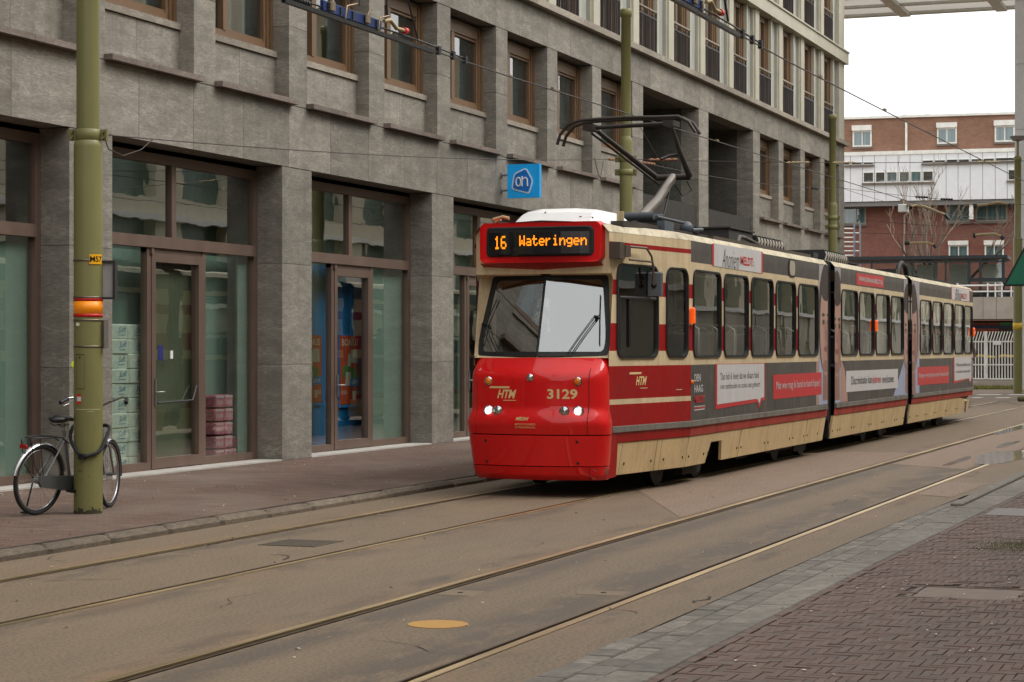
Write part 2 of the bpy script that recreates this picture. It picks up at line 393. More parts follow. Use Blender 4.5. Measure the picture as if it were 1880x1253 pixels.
# near side: two rows of small stones, a band of long slabs, then clinkers laid on edge in herringbone
b = MB(); b.quad((-12,-4,-.013),(69,-4,-.013),(69,2.0,-.013),(-12,3.08,-.013)); b.quad((-12,3.7,-.031),(69,2.0,-.031),(69,3.9,-.031),(-12,3.9,-.031))
pr = struct('pavement_right', b, SAND)
b = MB(); b.quad((7,2.95,-.028),(34,2.7,-.028),(34,3.5,-.028),(7,3.72,-.028)); gs = struct('gutter_strip', b, SAND)
def yM(x): return 3.35 if x < 14 else 3.35 + (x-14) * .004
def yB(x): return 3.10 if x < 16 else 3.10 - (x-16) * .0125
def strip_stone(par, name, x0, x1, f0, f1, h, g=.004):
    s = MB(); e = random.uniform(-.003, .003); x0 += g; x1 -= g
    pts = [(x0, f0(x0)+g, -.03), (x1, f0(x1)+g, -.03), (x1, f1(x1)-g, -.03), (x0, f1(x0)-g, -.03)]
    top = [(p[0] + (.006 if k in (0,3) else -.006), p[1] + (.006 if k < 2 else -.006), h + e) for k, p in enumerate(pts)]
    low = [(p[0], p[1], h + e - .008) for p in pts]
    s.add(pts + low + top, [(0,1,5,4),(1,2,6,5),(2,3,7,6),(3,0,4,7),(4,5,9,8),(5,6,10,9),(6,7,11,10),(7,4,8,11),(8,9,10,11)])
    return obj(name, s, GUTTER, par)
for lo, hi in ((0, .5), (.5, 1)):
    f0 = lambda x, k=lo: yM(x) + (yE(x) - yM(x)) * k; f1 = lambda x, k=hi: yM(x) + (yE(x) - yM(x)) * k
    x = 8.0 + lo * .27
    while x < 24:
        w = random.choice((.24, .27, .3)); strip_stone(gs, 'gutter_stone', x, x + w, f0, f1, 0.0); x += w
x = 7.6
while x < 33:
    w = random.uniform(.9, 1.1); strip_stone(gs, 'kerb_slab', x, x + w, yB, (lambda x: yM(x)) if x < 24 else yE, .004); x += w
b = MB(); b.bbox(22.9, 31, 3.33, 3.46, -.03, .035, .01); rk = struct('raised_kerb', b, GUTTER)

hole = onZ(1780, 1088); HX0, HX1, HY0, HY1 = hole.x-.36, hole.x+.36, hole.y-.40, hole.y+.40
plate = onZ(1850, 940); PX0, PX1, PY0, PY1 = plate.x-.5, plate.x+.5, plate.y-.26, plate.y+.2
U = .0525; bricks = []; cuts = []
for k in range(-400, 900):
    for m in range(-60, 60):
        for hz in (0, 1):
            if hz: i0, j0, w, h = k + 8*m, k, 4, 1
            else:  i0, j0, w, h = k, k + 1 + 8*m, 1, 4
            x0 = 8.0 + j0 * U; y0 = 3.085 - (i0 + w) * U; xx, yy = x0 + h*U/2, y0 + w*U/2
            if xx < 8.3 or xx > 27 or yy < .117*xx - .75 or yy < -1: continue
            lim = yB(xx) - .0565
            if yy - w*U/2 > lim - .012: continue
            if yy + w*U/2 > lim + .001: cuts.append((x0, x0 + h*U, yy - w*U/2, lim)); continue
            if HX0-.03 < xx < HX1+.03 and HY0-.03 < yy < HY1+.03: continue
            if PX0 < xx < PX1 and PY0 < yy < PY1: continue
            d = xx * CP + yy * SP; px = 940 + F * (xx*SP - yy*CP) / d; py = HY + F * CH / d
            bricks.append((0 if (-20 < px < 1890 and py < 1262) else 1, d, xx, yy, hz))
bricks.sort()
def brick_mb(hz):
    s = MB(); L_, W_ = (U*4-.0038)/2, (U-.0038)/2; a, c = (W_, L_) if hz else (L_, W_)
    s.bbox(-a, a, -c, c, -.03, .0, .0022); return s
bmesh_ = [brick_mb(0).mesh('brick', CLINK), brick_mb(1).mesh('brick', CLINK)]
for v, d, x, y, hz in bricks[:300]: inst('brick', bmesh_[hz], pr, (x, y, random.uniform(-.004, .003)), random.uniform(-.012, .012))
rest = MB(); src = [brick_mb(0), brick_mb(1)]
for v, d, x, y, hz in bricks[300:]:
    z = random.uniform(-.004, .003); s = src[hz]; rest.add([(p[0]+x, p[1]+y, p[2]+z) for p in s.v], s.f)
def clinker_rest():
    bb = NB('dark_clinker_brick_field'); p = bb.pos(); vo = bb.n('ShaderNodeTexWhiteNoise')
    sn = bb.n('ShaderNodeVectorMath', operation='SNAP'); bb.l(p, sn.inputs[0]); sn.inputs[1].default_value = (.105,.105,5); bb.l(sn.outputs[0], vo.inputs['Vector'])
    col = bb.ramp(vo.outputs[0], [(0, L(99,78,69)), (.35, L(111,89,79)), (.7, L(105,86,77)), (1, L(93,77,70))])
    n = bb.noise(p, 5.0, 5, .6); col = bb.mix(bb.mapr(n, .4, .7, 0, .45), col, L(120,110,102))
    w = bb.noise(p, .8, 4, .6); col = bb.mix(bb.mapr(w, .45, .7, 0, .4), col, L(86,76,70))
    return bb.bsdf(col, .8, 0, bb.noise(p, 90, 3), .4, .006, spec=.35)
for x0, x1, y0, y1 in cuts: rest.box(x0+.002, x1-.002, y0+.002, y1-.001, -.03, random.uniform(-.004,.002))
x = 8.3
while x < 27: rest.box(x+.002, x+.206, yB(x+.1)-.0535, yB(x+.1)-.003, -.03, random.uniform(-.003,.002)); x += .21
obj('brick_field', rest, clinker_rest(), pr, kind='stuff')

# covers, drain, painted disc, puddles
CONC = M('worn_concrete', L(124,109,97), .85, var=.2, scale=8, bump=.3)
t = thing('sunken_cover', 'sunken concrete cover in a gap of the brick pavement', 'manhole cover', (hole.x, hole.y, 0))
s = MB(); s.box(HX0+.06, HX1-.04, HY0+.05, HY1-.05, -.08, -.009); obj('lid', s, CONC, t)
s = MB()
for a in ((HX0,HX0+.05,HY0,HY1),(HX1-.03,HX1,HY0,HY1),(HX0+.05,HX1-.03,HY0,HY0+.04),(HX0+.05,HX1-.03,HY1-.04,HY1)): s.box(*a, -.09, -.005)
obj('frame', s, M('stone_cover_rim', L(112,98,88), .85), t)
t = thing('tread_plate', 'light ribbed metal plate set in the bricks by the gutter slabs', 'access cover', (plate.x, plate.y, 0))
s = MB(); s.bbox(PX0+.02, PX1-.02, PY0+.02, PY1-.02, -.03, .002, .004); obj('plate', s, M('worn_plate', L(112,104,98), .6, .3), t)
s = MB()
for i in range(22):
    for j in range(9):
        x = PX0+.06+i*.041; y = PY0+.05+j*.043; d = .012 if (i+j) % 2 else -.012
        s.quad((x-.012,y-d,.0045),(x-.008,y-d-.004,.0045),(x+.012,y+d,.0045),(x+.008,y+d+.004,.0045))
obj('tread_pattern', s, M('worn_tread', L(150,140,132), .5, .4), t, kind='stuff')
p = onZ(550, 998); t = thing('drain_grate', 'dark slotted drain grate between the far pair of rails', 'drain', (p.x, p.y, 0))
s = MB()
for i in range(19): s.box(p.x-.27+i*.03, p.x-.253+i*.03, p.y-.26, p.y+.24, -.03, .006)
for yy in (p.y-.28, p.y+.24): s.box(p.x-.29, p.x+.31, yy, yy+.02, -.03, .007)
obj('grate_bars', s, M('cast_iron', L(104,94,82), .6, .2), t)
s = MB(); s.box(p.x-.28, p.x+.3, p.y-.27, p.y+.25, -.05, .003); obj('pit', s, M('grate_pit', L(66,58,50), .9), t)
for px, py, l, w, lab in ((845,1090,.15,.13,'pale concrete rail box lid beside the third rail'),(1108,1090,.13,.17,'sandy rail box lid beside the nearest rail')):
    p = onZ(px, py); s = MB(); s.bbox(p.x-l, p.x+l, p.y-w, p.y+w, -.03, .006, .006, 0); s.cyl((p.x,p.y,.0),(p.x,p.y,.009),.02,10,1)
    tag(obj('rail_box_lid', s, [M('sandy_lid', L(122,106,86), .85, var=.15, scale=9), DARK]), lab, 'access cover')
p = onZ(804, 1147); s = MB(); s.cyl((p.x,p.y,-.01),(p.x,p.y,.004),.188,40)
tag(obj('painted_manhole', s, OCHRE), 'round manhole lid painted ochre yellow in the road', 'manhole cover')
for pts in ([(20.4,5.78),(34.5,5.78),(34.5,7.38),(24.2,7.38)],[(30,4.33),(46,4.33),(46,5.55),(31,5.55)],[(24.3,3.66),(27,3.60),(27,4.13),(24.6,4.13)]):
    s = MB(); s.poly([(x, y, .003) for x, y in pts]); struct('road_patch', s, PATCH)
r = random.Random(17); s = MB()
def crack(x, y, a, n, st, w):
    p = Vector((x, y, .0045))
    for i in range(n):
        a += r.gauss(0, .35); q = p + Vector((math.cos(a), math.sin(a), 0))*st*r.uniform(.5,1.3); d = (q-p).cross(Vector((0,0,1))).normalized()*w*r.uniform(.4,1)
        s.quad(p-d, q-d, q+d, p+d); p = q
for x, y, a, n, st, w in ((11.2,5.05,-1.2,9,.10,.004),(12.9,3.95,.3,6,.09,.006),(13.6,3.75,-.2,8,.06,.012),(14.5,9.2,1.4,7,.09,.006),(16.0,8.75,.1,9,.10,.006),(18.8,9.15,.0,14,.12,.006),(13.5,8.1,1.5,6,.10,.008),(15.2,7.62,.6,5,.12,.009),(19.5,6.6,1.5,10,.10,.004),(22.5,4.6,.2,12,.1,.005),(17.0,6.1,.2,9,.08,.004),(12.2,6.6,.5,12,.1,.003)): crack(x, y, a, n, st, w)
struct('road_cracks', s, TAR)
def blob(cx, cy, rx, ry, z, seed, n=40, ang=0.0):
    r = random.Random(seed); ph = [r.uniform(0, 6.3) for _ in range(5)]; pts = []
    for i in range(n):
        a = 2*math.pi*i/n; k = 1 + sum(.16/(j+1)*math.sin((j+2)*a+ph[j]) for j in range(5))
        x, y = rx*k*math.cos(a), ry*k*math.sin(a); pts.append((cx+x*math.cos(ang)-y*math.sin(ang), cy+x*math.sin(ang)+y*math.cos(ang), z))
    return pts
for i, (px, py, rx, ry) in enumerate(((1838,840,2.4,.33),(1760,847,1.3,.09),(1858,789,3.0,.14),(1850,816.5,1.2,.12))):
    p = onZ(px, py); s = MB(); s.poly(blob(p.x, p.y, rx, ry, .005, i)); struct('puddle', s, WET)
s = MB(); r = random.Random(5)
for i in range(420):
    q = r.random()
    if q < .3: x, y, z = r.uniform(14,30), r.uniform(9.9,13.6), .0815
    elif q < .42: x, y, z = r.uniform(18,36), r.uniform(13.2,13.7), .0815
    elif q < .75: x, y, z = r.uniform(10,30), r.uniform(3.9,9.4), .0035
    else: x = r.uniform(9.5,22); y = r.uniform(.117*x, 3.4); z = .0065
    a = r.uniform(0, 3.14); l = r.uniform(.008,.022); w = l*r.uniform(.4,.9); ca, sa = math.cos(a), math.sin(a)
    s.add([(x+l*ca,y+l*sa,z),(x-w*sa,y+w*ca,z+r.uniform(.002,.008)),(x-l*ca,y-l*sa,z),(x+w*sa,y-w*ca,z+.003)], [(0,1,2,3)])
obj('fallen_petals', s, LITTER, kind='stuff')
s = MB(); c = onZ(1862, 1003, 0); r = random.Random(3)
for i in range(900):
    x = c.x + r.gauss(0,.35); y = c.y + r.gauss(0,.16); h = r.uniform(.006,.02); a = r.uniform(0,6.3); w = .004
    s.add([(x-w*math.cos(a),y-w*math.sin(a),-.004),(x+w*math.cos(a),y+w*math.sin(a),-.004),(x+r.uniform(-.008,.008),y+r.uniform(-.008,.008),h)], [(0,1,2)])
obj('moss_tufts', s, MOSS, kind='stuff')
# ---------------------------------------------------------------- the long grey stone building on the left
V0 = 13.75; P = 2.837; S0 = 22.54; GX = 5.66; G0 = 27.39       # facade plane, bay width, first bay, pier spacing, a pier
XE = 68.2
sb_ = thing('stone_building', 'long grey stone building with shop windows below and cream upper storeys', 'building', (18, V0, 0))
def slab(x0, x1, y0, y1, z0, z1, mat=STONE, name='stone_slab', g=.004):
    s = MB(); s.box(x0+g, x1-g, y0, y1, z0+g, z1-g); return obj(name, s, mat, sb_)
# core walls behind the cladding (the dark open joints look onto these)
s = MB()
def core(*a): s.box(*a)
core(4, 68.0, V0+.06, V0+.36, 4.40, 5.24); core(4, 68.0, V0+.06, V0+.36, 7.69, 8.40)
core(9.7, XE-.05, V0+2.9, V0+3.2, 0, 14.2); core(9.7, XE-.05, V0+.5, V0+2.9, 14.0, 17.5); core(-74, 9.6, V0, V0+2.9, .08, 17.5)
core(XE-.35, XE-.05, V0+.45, V0+14, .08, 14.2); core(9.6, 36.7, V0+.05, V0+.4, 8.5, 17.5); core(36.7, XE-.05, V0+.5, V0+.8, 14.0, 17.5)
core(9.6, 45.3, V0+.5, V0+2.9, 4.5, 5.2); core(9.6, XE-.1, V0+.5, V0+2.9, 7.8, 8.3); core(36.7, XE-.1, V0+.6, V0+2.9, 11.05, 11.35)
core(45.2, 45.45, V0+.45, V0+2.9, .08, 7.7); core(55.85, 56.1, V0+.45, V0+2.9, .08, 7.7)
obj('core_wall', s, JOINT, sb_)
piers = [G0 + GX*i for i in range(-3, 4)]
for x in piers:
    for z0, z1 in ((.08,1.48),(1.48,2.95),(2.95,4.36)): slab(x, x+.98, V0, V0+.42, z0, z1, g=.003)
for x, w in ((50.22,.91),(55.79,.785)):
    for z0, z1 in ((.08,1.48),(1.48,2.95),(2.95,4.36),(4.36,5.9),(5.9,7.65)): slab(x, x+w, V0, V0+.9, z0, z1, g=.003)
for x in (61.6, 67.22):
    for z0, z1 in ((.08,1.48),(1.48,2.95),(2.95,4.36)): slab(x, x+.98, V0, V0+.42, z0, z1, g=.003)
n = 0
x = S0 - P*4 - .61
while x < XE - .05:
    x1 = min(x + P/2, XE)
    if x1 < 45.0: slab(x, x1, V0, V0+.42, 4.364, 5.275)
    elif x < 45.0: slab(x, 45.47, V0, V0+.42, 4.364, 5.275)
    elif x1 > 56.7: slab(max(x, 56.58), x1, V0, V0+.42, 4.364, 5.275)
    slab(x, x1, V0, V0+.42, 7.654, 8.335)
    x = x1
slab(45.354, 45.47, V0, V0+.42, .08, 4.36); slab(44.637, 45.47, V0, V0+.42, 5.28, 6.43); slab(44.637, 45.47, V0, V0+.42, 6.43, 7.65)
bays = [k for k in range(-4, 16)]
LEN = 2.235
proto = {}
def win_parts():                                             # first-floor window, built at its own origin (left lower corner of the opening, facade plane)
    f = MB(); y0, y1 = .29, .41; H0, H1 = 6.065, 7.60
    for a in ((0,.10,y0,y1,H0,H1),(LEN-.07,LEN-.0,y0-.03,y1,H0,H1),(LEN-.14,LEN-.075,y0,y1,H0,H1),(LEN-.21,LEN-.145,y0+.02,y1,H0,H1),
              (.10,LEN-.21,y0,y1,H0,H0+.11),(.10,LEN-.21,y0,y1,H1-.22,H1),(.10,LEN-.21,y0-.02,y0-.003,H0,H0+.04),
              (.74,.83,y0-.012,y1,H0+.112,H1-.222),(.85,.94,y0+.01,y1,H0+.112,H1-.222),(.94,LEN-.21,y0+.03,y1-.02,H0+.112,H0+.15),(.94,LEN-.21,y0+.03,y1-.02,H1-.27,H1-.222)): f.box(*a)
    g = MB(); g.quad((.1,y0+.075,H0+.1),(LEN-.2,y0+.075,H0+.1),(LEN-.2,y0+.075,H1-.2),(.1,y0+.075,H1-.2))
    c = MB()
    for i in range(26):
        a = .06+i*.083; d = .02 if i % 2 else -.02
        if random.random() < .8: c.quad((a,y0+.32+d,H0),(a+.083,y0+.32-d,H0),(a+.083,y0+.32-d,H1),(a,y0+.32+d,H1))
    r = MB(); r.box(-.3, LEN+.3, y0+1.3, y0+1.35, H0-.5, H1+.1)
    return [('window_frame', f.mesh('window_frame', WOOD)), ('glass_pane', g.mesh('glass_pane', GLASS_W)), ('curtain', c.mesh('curtain', CURTAIN)), ('room_back', r.mesh('room_back', ROOM))]
wp = win_parts()
wbase = MB(); wbase.box(.02, LEN-.02, .25, .29, 6.062, 6.075); wbm = wbase.mesh('window', WOOD)
for k in bays:
    s0 = S0 + P*k; s1 = s0 + LEN
    if 45.3 < s1 and s0 < 55.9: continue
    if k != 12: slab(s0-.602, s0, V0, V0+.42, 5.28, 6.43, g=.003); slab(s0-.602, s0, V0, V0+.42, 6.43, 7.65, g=.003)
    for a, c in ((s0, s0+LEN/2), (s0+LEN/2, s1)): slab(a, c, V0+.22, V0+.42, 5.30, 5.965, g=.003)
    for a, c in ((s0-.03, s0+LEN/2), (s0+LEN/2, s1+.09)):
        m = MB(); m.box(a+.002, c-.002, V0-.125, V0+.23, 5.276, 5.345 + random.uniform(0,.004)); obj('window_ledge', m, LEDGE, sb_)
    m = MB(); m.box(s0+.004, s1-.004, V0+.185, V0+.36, 5.97, 6.058); obj('window_sill', m, SILL, sb_)
    w = inst('window', wbm, sb_, (s0-18, 0, 0))
    for nm, me in wp: inst(nm, me, w, (0,0,0))
slab(67.34, XE, V0, V0+.42, 5.28, 7.65, g=.003)
# recessed two-storey loggias
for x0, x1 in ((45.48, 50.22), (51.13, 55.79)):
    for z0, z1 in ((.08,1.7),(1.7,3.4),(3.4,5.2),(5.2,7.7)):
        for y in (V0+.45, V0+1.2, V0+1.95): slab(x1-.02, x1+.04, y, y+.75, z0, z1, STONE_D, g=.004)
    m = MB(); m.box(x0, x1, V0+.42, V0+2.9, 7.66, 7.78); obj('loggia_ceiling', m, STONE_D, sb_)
    m = MB()
    for xx in (x0+.02, x0+1.2, x0+2.4, x0+3.5, x1-.14): m.box(xx, xx+.1, V0+2.35, V0+2.45, .1, 7.6)
    for zz in (.1, 2.7, 4.5, 7.4): m.box(x0, x1-.02, V0+2.36, V0+2.44, zz, zz+.14)
    lw = obj('loggia_window', m, BRONZE, sb_)
    m = MB(); m.quad((x0,V0+2.4,.1),(x1,V0+2.4,.1),(x1,V0+2.4,7.6),(x0,V0+2.4,7.6)); obj('glass_pane', m, GLASS_W, lw)
# cornice and bands
x = 9.6
while x < XE:
    x1 = min(x + P, XE + .14)
    if XE - x1 < .6: x1 = XE + .14
    m = MB(); m.box(x+.002, x1-.002, V0-.15, V0+.35, 8.34, 8.47); obj('cornice_stone', m, SILL, sb_)
    if x > 35:
        for zb in (11.02, 14.05):
            m = MB(); m.box(x+.003, x1-.003, V0-.12, V0+.5, zb, zb+.36); m.box(x+.003, x1-.003, V0-.16, V0+.5, zb+.364, zb+.41); obj('band_course', m, CREAM, sb_)
    x = x1
# cream upper storeys: pilaster, deep window with balcony rail, narrow post, recessed panel
WU = 1.5
RAILB = M('dark_rail_paint', L(52,48,50), .45, .2)
def upper(z0, z1):
    f = MB()
    for a in ((0,.08,.17,.27,z0,z1),(WU-.10,WU-.02,.12,.27,z0,z1),(WU-.2,WU-.105,.15,.27,z0,z1),(WU-.29,WU-.205,.17,.27,z0,z1),(.08,WU-.29,.17,.27,z1-.16,z1),(.08,WU-.29,.17,.27,z0,z0+.12),(.62,.74,.16,.27,z0+.12,z1-.16)): f.box(*a)
    g = MB(); g.quad((.06,.22,z0),(WU-.25,.22,z0),(WU-.25,.22,z1),(.06,.22,z1))
    c = MB()
    for i in range(18):
        a = .02+i*.083; d = .02 if i % 2 else -.02
        if i not in (8, 9, 10): c.quad((a,.45+d,z0),(a+.083,.45-d,z0),(a+.083,.45-d,z1),(a,.45+d,z1))
    r = MB(); r.box(-.2, WU+.2, 1.2, 1.25, z0, z1)
    q = MB()
    for i in range(13): q.box(.06+i*.106, .076+i*.106, .036, .052, z0+.04, z0+.84)
    q.box(.0, WU-.06, .03, .062, z0+.82, z0+.86); q.box(.0, WU-.06, .03, .062, z0+.02, z0+.06); q.box(.0, .03, .03, .062, z0, z0+1.02); q.box(WU-.09, WU-.06, .03, .062, z0, z0+1.02)
    q.tube([(.0,.045,z0+1.0),(WU-.05,.045,z0+1.0)], .032, 8, 1)
    return [('window_frame', f.mesh('window_frame', WOOD)), ('glass_pane', g.mesh('glass_pane', GLASS_W)), ('curtain', c.mesh('curtain', CURTAIN)), ('room_back', r.mesh('room_back', ROOM))], q.mesh('balcony_rail', [RAILB, SILL])
for z0, z1 in ((8.475, 11.015), (11.435, 14.04)):
    ws, rail = upper(z0, z1)
    wb = MB(); wb.box(.0, WU, .15, .3, z0-.0, z0+.012); wbm2 = wb.mesh('window', WOOD)
    for k in range(5, 16):
        s0 = S0 + P*k
        def up(nm, a, c, y0, y1, mat):
            m = MB(); m.box(s0+a, s0+c, V0+y0, V0+y1, z0, z1); obj(nm, m, mat, sb_)
        up('pilaster', -.50, -.07, 0, .5, CREAM); up('pilaster_edge', -.07, 0, .05, .5, CREAM); up('pilaster_edge', -.57, -.50, .05, .5, CREAM)
        up('window_post', WU, WU+.13, .04, .5, CREAM); up('wall_panel', WU+.132, WU+.66, .11, .5, PANEL_G); up('shadow_joint', WU+.66, P-.57, .26, .5, PANEL_G)
        w = inst('window', wbm2, sb_, (s0-18, 0, 0))
        for nm, me in ws: inst(nm, me, w, (0,0,0))
        inst('balcony_rail', rail, sb_, (s0-18, 0, 0))
    m = MB(); e0 = S0+P*16-.57; m.box(e0, XE, V0+.0, V0+.5, z0, z1); obj('pilaster', m, CREAM, sb_)
# pavement-side end wall
for i in range(7):
    for z0, z1 in ((.08,1.48),(1.48,2.95),(2.95,4.36),(4.36,5.9),(5.9,7.65)): slab(XE-.05, XE, V0+.42+i*2, V0+.42+(i+1)*2, z0, z1)
# shopfronts
YF = V0 + .40
SW = GX - .98
def shop_parts():
    f = MB(); y0, y1 = 0, .1
    for a in ((0,.1,y0,y1,.1,4.30),(SW-.12,SW,y0,y1,.1,4.30),(.1,SW-.12,y0,y1,4.17,4.30),(.1,SW-.12,y0-.03,y1,3.045,3.20),(2.18,2.30,y0,y1,3.2,4.17),
              (1.53,1.63,y0,y1,.1,3.045),(3.02,3.12,y0,y1,.1,3.045),(.1,1.53,y0,y1,.1,.205),(3.12,SW-.12,y0,y1,.1,.205),(1.53,3.12,y0+.01,y1-.01,2.985,3.045)): f.box(*a)
    f.box(1.60,1.66,-.035,-.003,2.96,3.03); f.box(0, SW, -.02, .0, .0985, .102)
    d = MB()
    for a in ((1.635,1.74,y0-.01,y1-.01,.11,2.98),(2.91,3.015,y0-.01,y1-.01,.11,2.98),(1.74,2.91,y0-.01,y1-.01,2.86,2.98),(1.74,2.91,y0-.01,y1-.01,.11,.25)): d.box(*a)
    h = MB(); h.box(1.70,1.73,-.03,-.012,.95,1.30); h.tube([(1.715,-.03,1.13),(1.715,-.075,1.13),(1.86,-.075,1.13)], .011, 8)
    out = [('shop_door', d.mesh('shop_door', BRONZE)), ('door_handle', h.mesh('door_handle', STEEL))]
    for x0, x1, z0, z1 in ((.1,2.18,3.2,4.17),(2.3,SW-.12,3.2,4.17),(.1,1.53,.205,3.045),(1.74,2.91,.25,2.86),(3.12,SW-.12,.205,3.045)):
        g = MB(); g.quad((x0,.05,z0),(x1,.05,z0),(x1,.05,z1),(x0,.05,z1)); out.append(('glass_pane', g.mesh('glass_pane', GLASS_S)))
    return f.mesh('shopfront', BRONZE), out
sf, sparts = shop_parts()
fronts = []
FILM_BLUE = M('blue_window_film', L(22,116,178), .6, var=.2, scale=1.5, stretch=(3,3,.4))
for i, x in enumerate(piers[:-1]):
    x0 = x + .98; o = inst('shopfront', sf, sb_, (x0-18, YF-V0, 0)); fronts.append((x0, o))
    for nm, me in sparts: inst(nm, me, o, (0,0,0))
    m = MB(); m.box(x0+.003, x0+SW-.003, V0+.0, YF+.12, .04, .098); obj('threshold', m, STEP, sb_)
    m = MB(); m.box(x0-.9, x0+SW+.9, V0+1.35, V0+1.4, .1, 4.3); m.box(x0-.9, x0+SW+.9, YF+.12, V0+1.35, 4.28, 4.3); m.box(x0-.9, x0+SW+.9, YF+.12, V0+1.35, .08, .1); obj('shop_interior', m, ROOM, sb_)
    def film(a, c, z0, z1, mat, dy=.22):
        m = MB(); m.box(x0+a, x0+c, YF+dy, YF+dy+.006, z0, z1); obj('window_film', m, mat, sb_)
    if abs(x - G0) < .1:                                       # the bay with the bonus posters
        film(.5, 2.1, .12, 3.04, FILM_BLUE, .34); film(2.12, 3.75, .12, 3.04, FILM_BLUE, .35); film(3.15, SW+.1, .12, 3.04, BLIND, .12)
    elif abs(x - G0 + GX) < .1:
        film(.1, 2.2, .12, 3.04, BLIND, .46); film(1.9, 3.3, .12, 2.95, M('grey_green_film', L(122,124,102), .7, var=.15, scale=1), .16); film(3.3, 4.75, .12, 3.04, BLIND, .40); film(4.28, SW+.2, .12, 3.04, BLIND, .115)
    else:
        film(.1, 2.0, .12, 3.04, BLIND, .2); film(3.1, SW+.15, .12, 3.04, BLIND, .12)
        if i % 2: film(1.95, 3.3, .12, 2.95, BLIND, .2)
x0 = 22.71
m = MB(); m.tube([(x0+1.76,YF-.03,.98),(x0+2.70,YF-.03,1.0),(x0+2.86,YF+.0,1.2)], .014, 8); obj('push_bar', m, IRON, sb_)
m = MB(); m.box(x0+1.9,x0+2.02,YF+.042,YF+.048,1.55,1.75); obj('door_sticker', m, M('navy_sticker', L(36,44,110), .5), sb_)
m = MB(); m.box(x0+2.22,x0+2.29,YF+.042,YF+.048,1.57,1.68); obj('door_sticker', m, WHITE, sb_)

# posters hanging behind the glass of the second shop bay
POST_O = M('orange_poster', L(188,72,40), .6, var=.1); POST_W = M('poster_print_white', L(212,200,180), .6); POST_B = M('poster_blue', L(28,118,190), .6); POST_G = M('poster_green', L(84,120,60), .6); POST_C = M('poster_pale', L(190,176,160), .6)
def poster(x0, x1, z0, z1, y, price, cents, label):
    w = x1 - x0; h = z1 - z0; t = thing('poster', label, 'poster', (x0, y, z0), 0, 'posters in the shop window')
    s = MB(); s.box(x0-.05, x1+.05, y+.003, y+.012, z0-.05, z1+.03); obj('backing', s, POST_B, t)
    s = MB(); s.box(x0, x1, y-.002, y+.003, z0, z1); obj('sheet', s, POST_O, t)
    s = MB(); at = lambda a, c: (lambda u, v: (x0 + a*w + u, y-.005, z0 + c*h + v))
    text_fit(s, 'BONUS', at(.08,.85), w*.84, h*.10, 0, .012)
    text_fit(s, price, at(.62,.06), w*.17, h*.13, 0, .02); text_fit(s, cents, at(.80,.12), w*.16, h*.07, 0, .012)
    for k in range(3): s.quad((x0+.06*w,y-.005,z0+(.19-.02*k)*h),(x0+.34*w,y-.005,z0+(.19-.02*k)*h),(x0+.34*w,y-.005,z0+(.197-.02*k)*h),(x0+.06*w,y-.005,z0+(.197-.02*k)*h))
    obj('lettering', s, POST_W, t)
    s = MB()
    for a, c, q, e, mm in ((.5,.60,.9,.80,2),(.36,.55,.55,.74,2),(.10,.40,.6,.56,1),(.25,.27,.58,.47,2),(.55,.38,.85,.52,1)): s.quad((x0+a*w,y-.004-.0004*a,z0+c*h),(x0+q*w,y-.004-.0004*a,z0+c*h),(x0+(q-.04)*w,y-.004-.0004*a,z0+e*h),(x0+(a+.04)*w,y-.004-.0004*a,z0+e*h), mm)
    obj('product_picture', s, [POST_B, POST_G, POST_C], t)
    s = MB(); s.quad((x0+.5*w,y-.0075,z0+.25*h),(x0+.98*w,y-.0075,z0+.28*h),(x0+.98*w,y-.0075,z0+.40*h),(x0+.5*w,y-.0075,z0+.36*h)); obj('price_flash', s, POST_B, t)
    s = MB(); text_fit(s, '25%', lambda u, v: (x0+.54*w+u, y-.0088, z0+.29*h+v+.06*u), w*.38, h*.05, 0, .015); obj('flash_lettering', s, POST_W, t)
poster(30.86, 31.62, .80, 1.92, YF+.30, '1', '94', 'orange poster headed BONUS priced 1.94 seen through the shop door glass')
poster(29.45, 30.17, .86, 1.92, YF+.30, '8', '62', 'orange BONUS poster priced 8.62 half hidden behind the stone pier')

# goods stacked behind the first shop bay
PACK = M('pale_mint_wrapper', L(236,240,230), .5, var=.12, scale=14); INKB = M('blue_wrapper_print', L(60,140,176), .5, var=.4, scale=30); PINKW = M('pink_wrapper', L(224,130,152), .5, var=.45, scale=22, objvar=.1); INKW = M('wrapper_white_print', L(226,206,206), .5)
words = ['first','second','third','fourth','fifth','sixth','seventh','eighth','ninth','tenth']
def pack_mb(w, d, h, puff=.012):
    s = MB(); b_ = .02
    s.bbox(-w/2, w/2, -d/2, d/2, 0, h, b_); return s
PW, PD, PH = .44, .24, .19
pm = pack_mb(PW, PD, PH).mesh('wrapper', PACK)
pr_ = MB(); text_fit(pr_, 'Soft', lambda u, v: (-.02+u, -PD/2-.002, .07+v+.10*u), .19, .075, 0, .005, .3); pr_.quad((-.03,-PD/2-.002,.042),(.14,-PD/2-.002,.042),(.14,-PD/2-.002,.05),(-.03,-PD/2-.002,.05))
prm = pr_.mesh('print', INKB)
for c in range(2):
    for r in range(10):
        x = 23.79 + c*.455 + random.uniform(-.008,.008)
        t = thing('toilet_paper_pack', f'mint pack with blue print, {words[r]} from the bottom, {"column beside the door post" if c else "column half hidden by the stone pier"}', 'toilet paper', (x, YF+.27+random.uniform(-.01,.01), .101+r*.193), random.uniform(-.03,.03), 'toilet paper packs stacked in the window')
        inst('wrapper', pm, t, (0,0,0)); inst('print', prm, t, (0,0,0))
QW, QH = .26, .18
qm = pack_mb(QW, .22, QH-.012).mesh('wrapper', PINKW)
qs = MB(); qs.quad((-.115,-.112,.13),(.115,-.112,.13),(.115,-.112,.16),(-.115,-.112,.16))
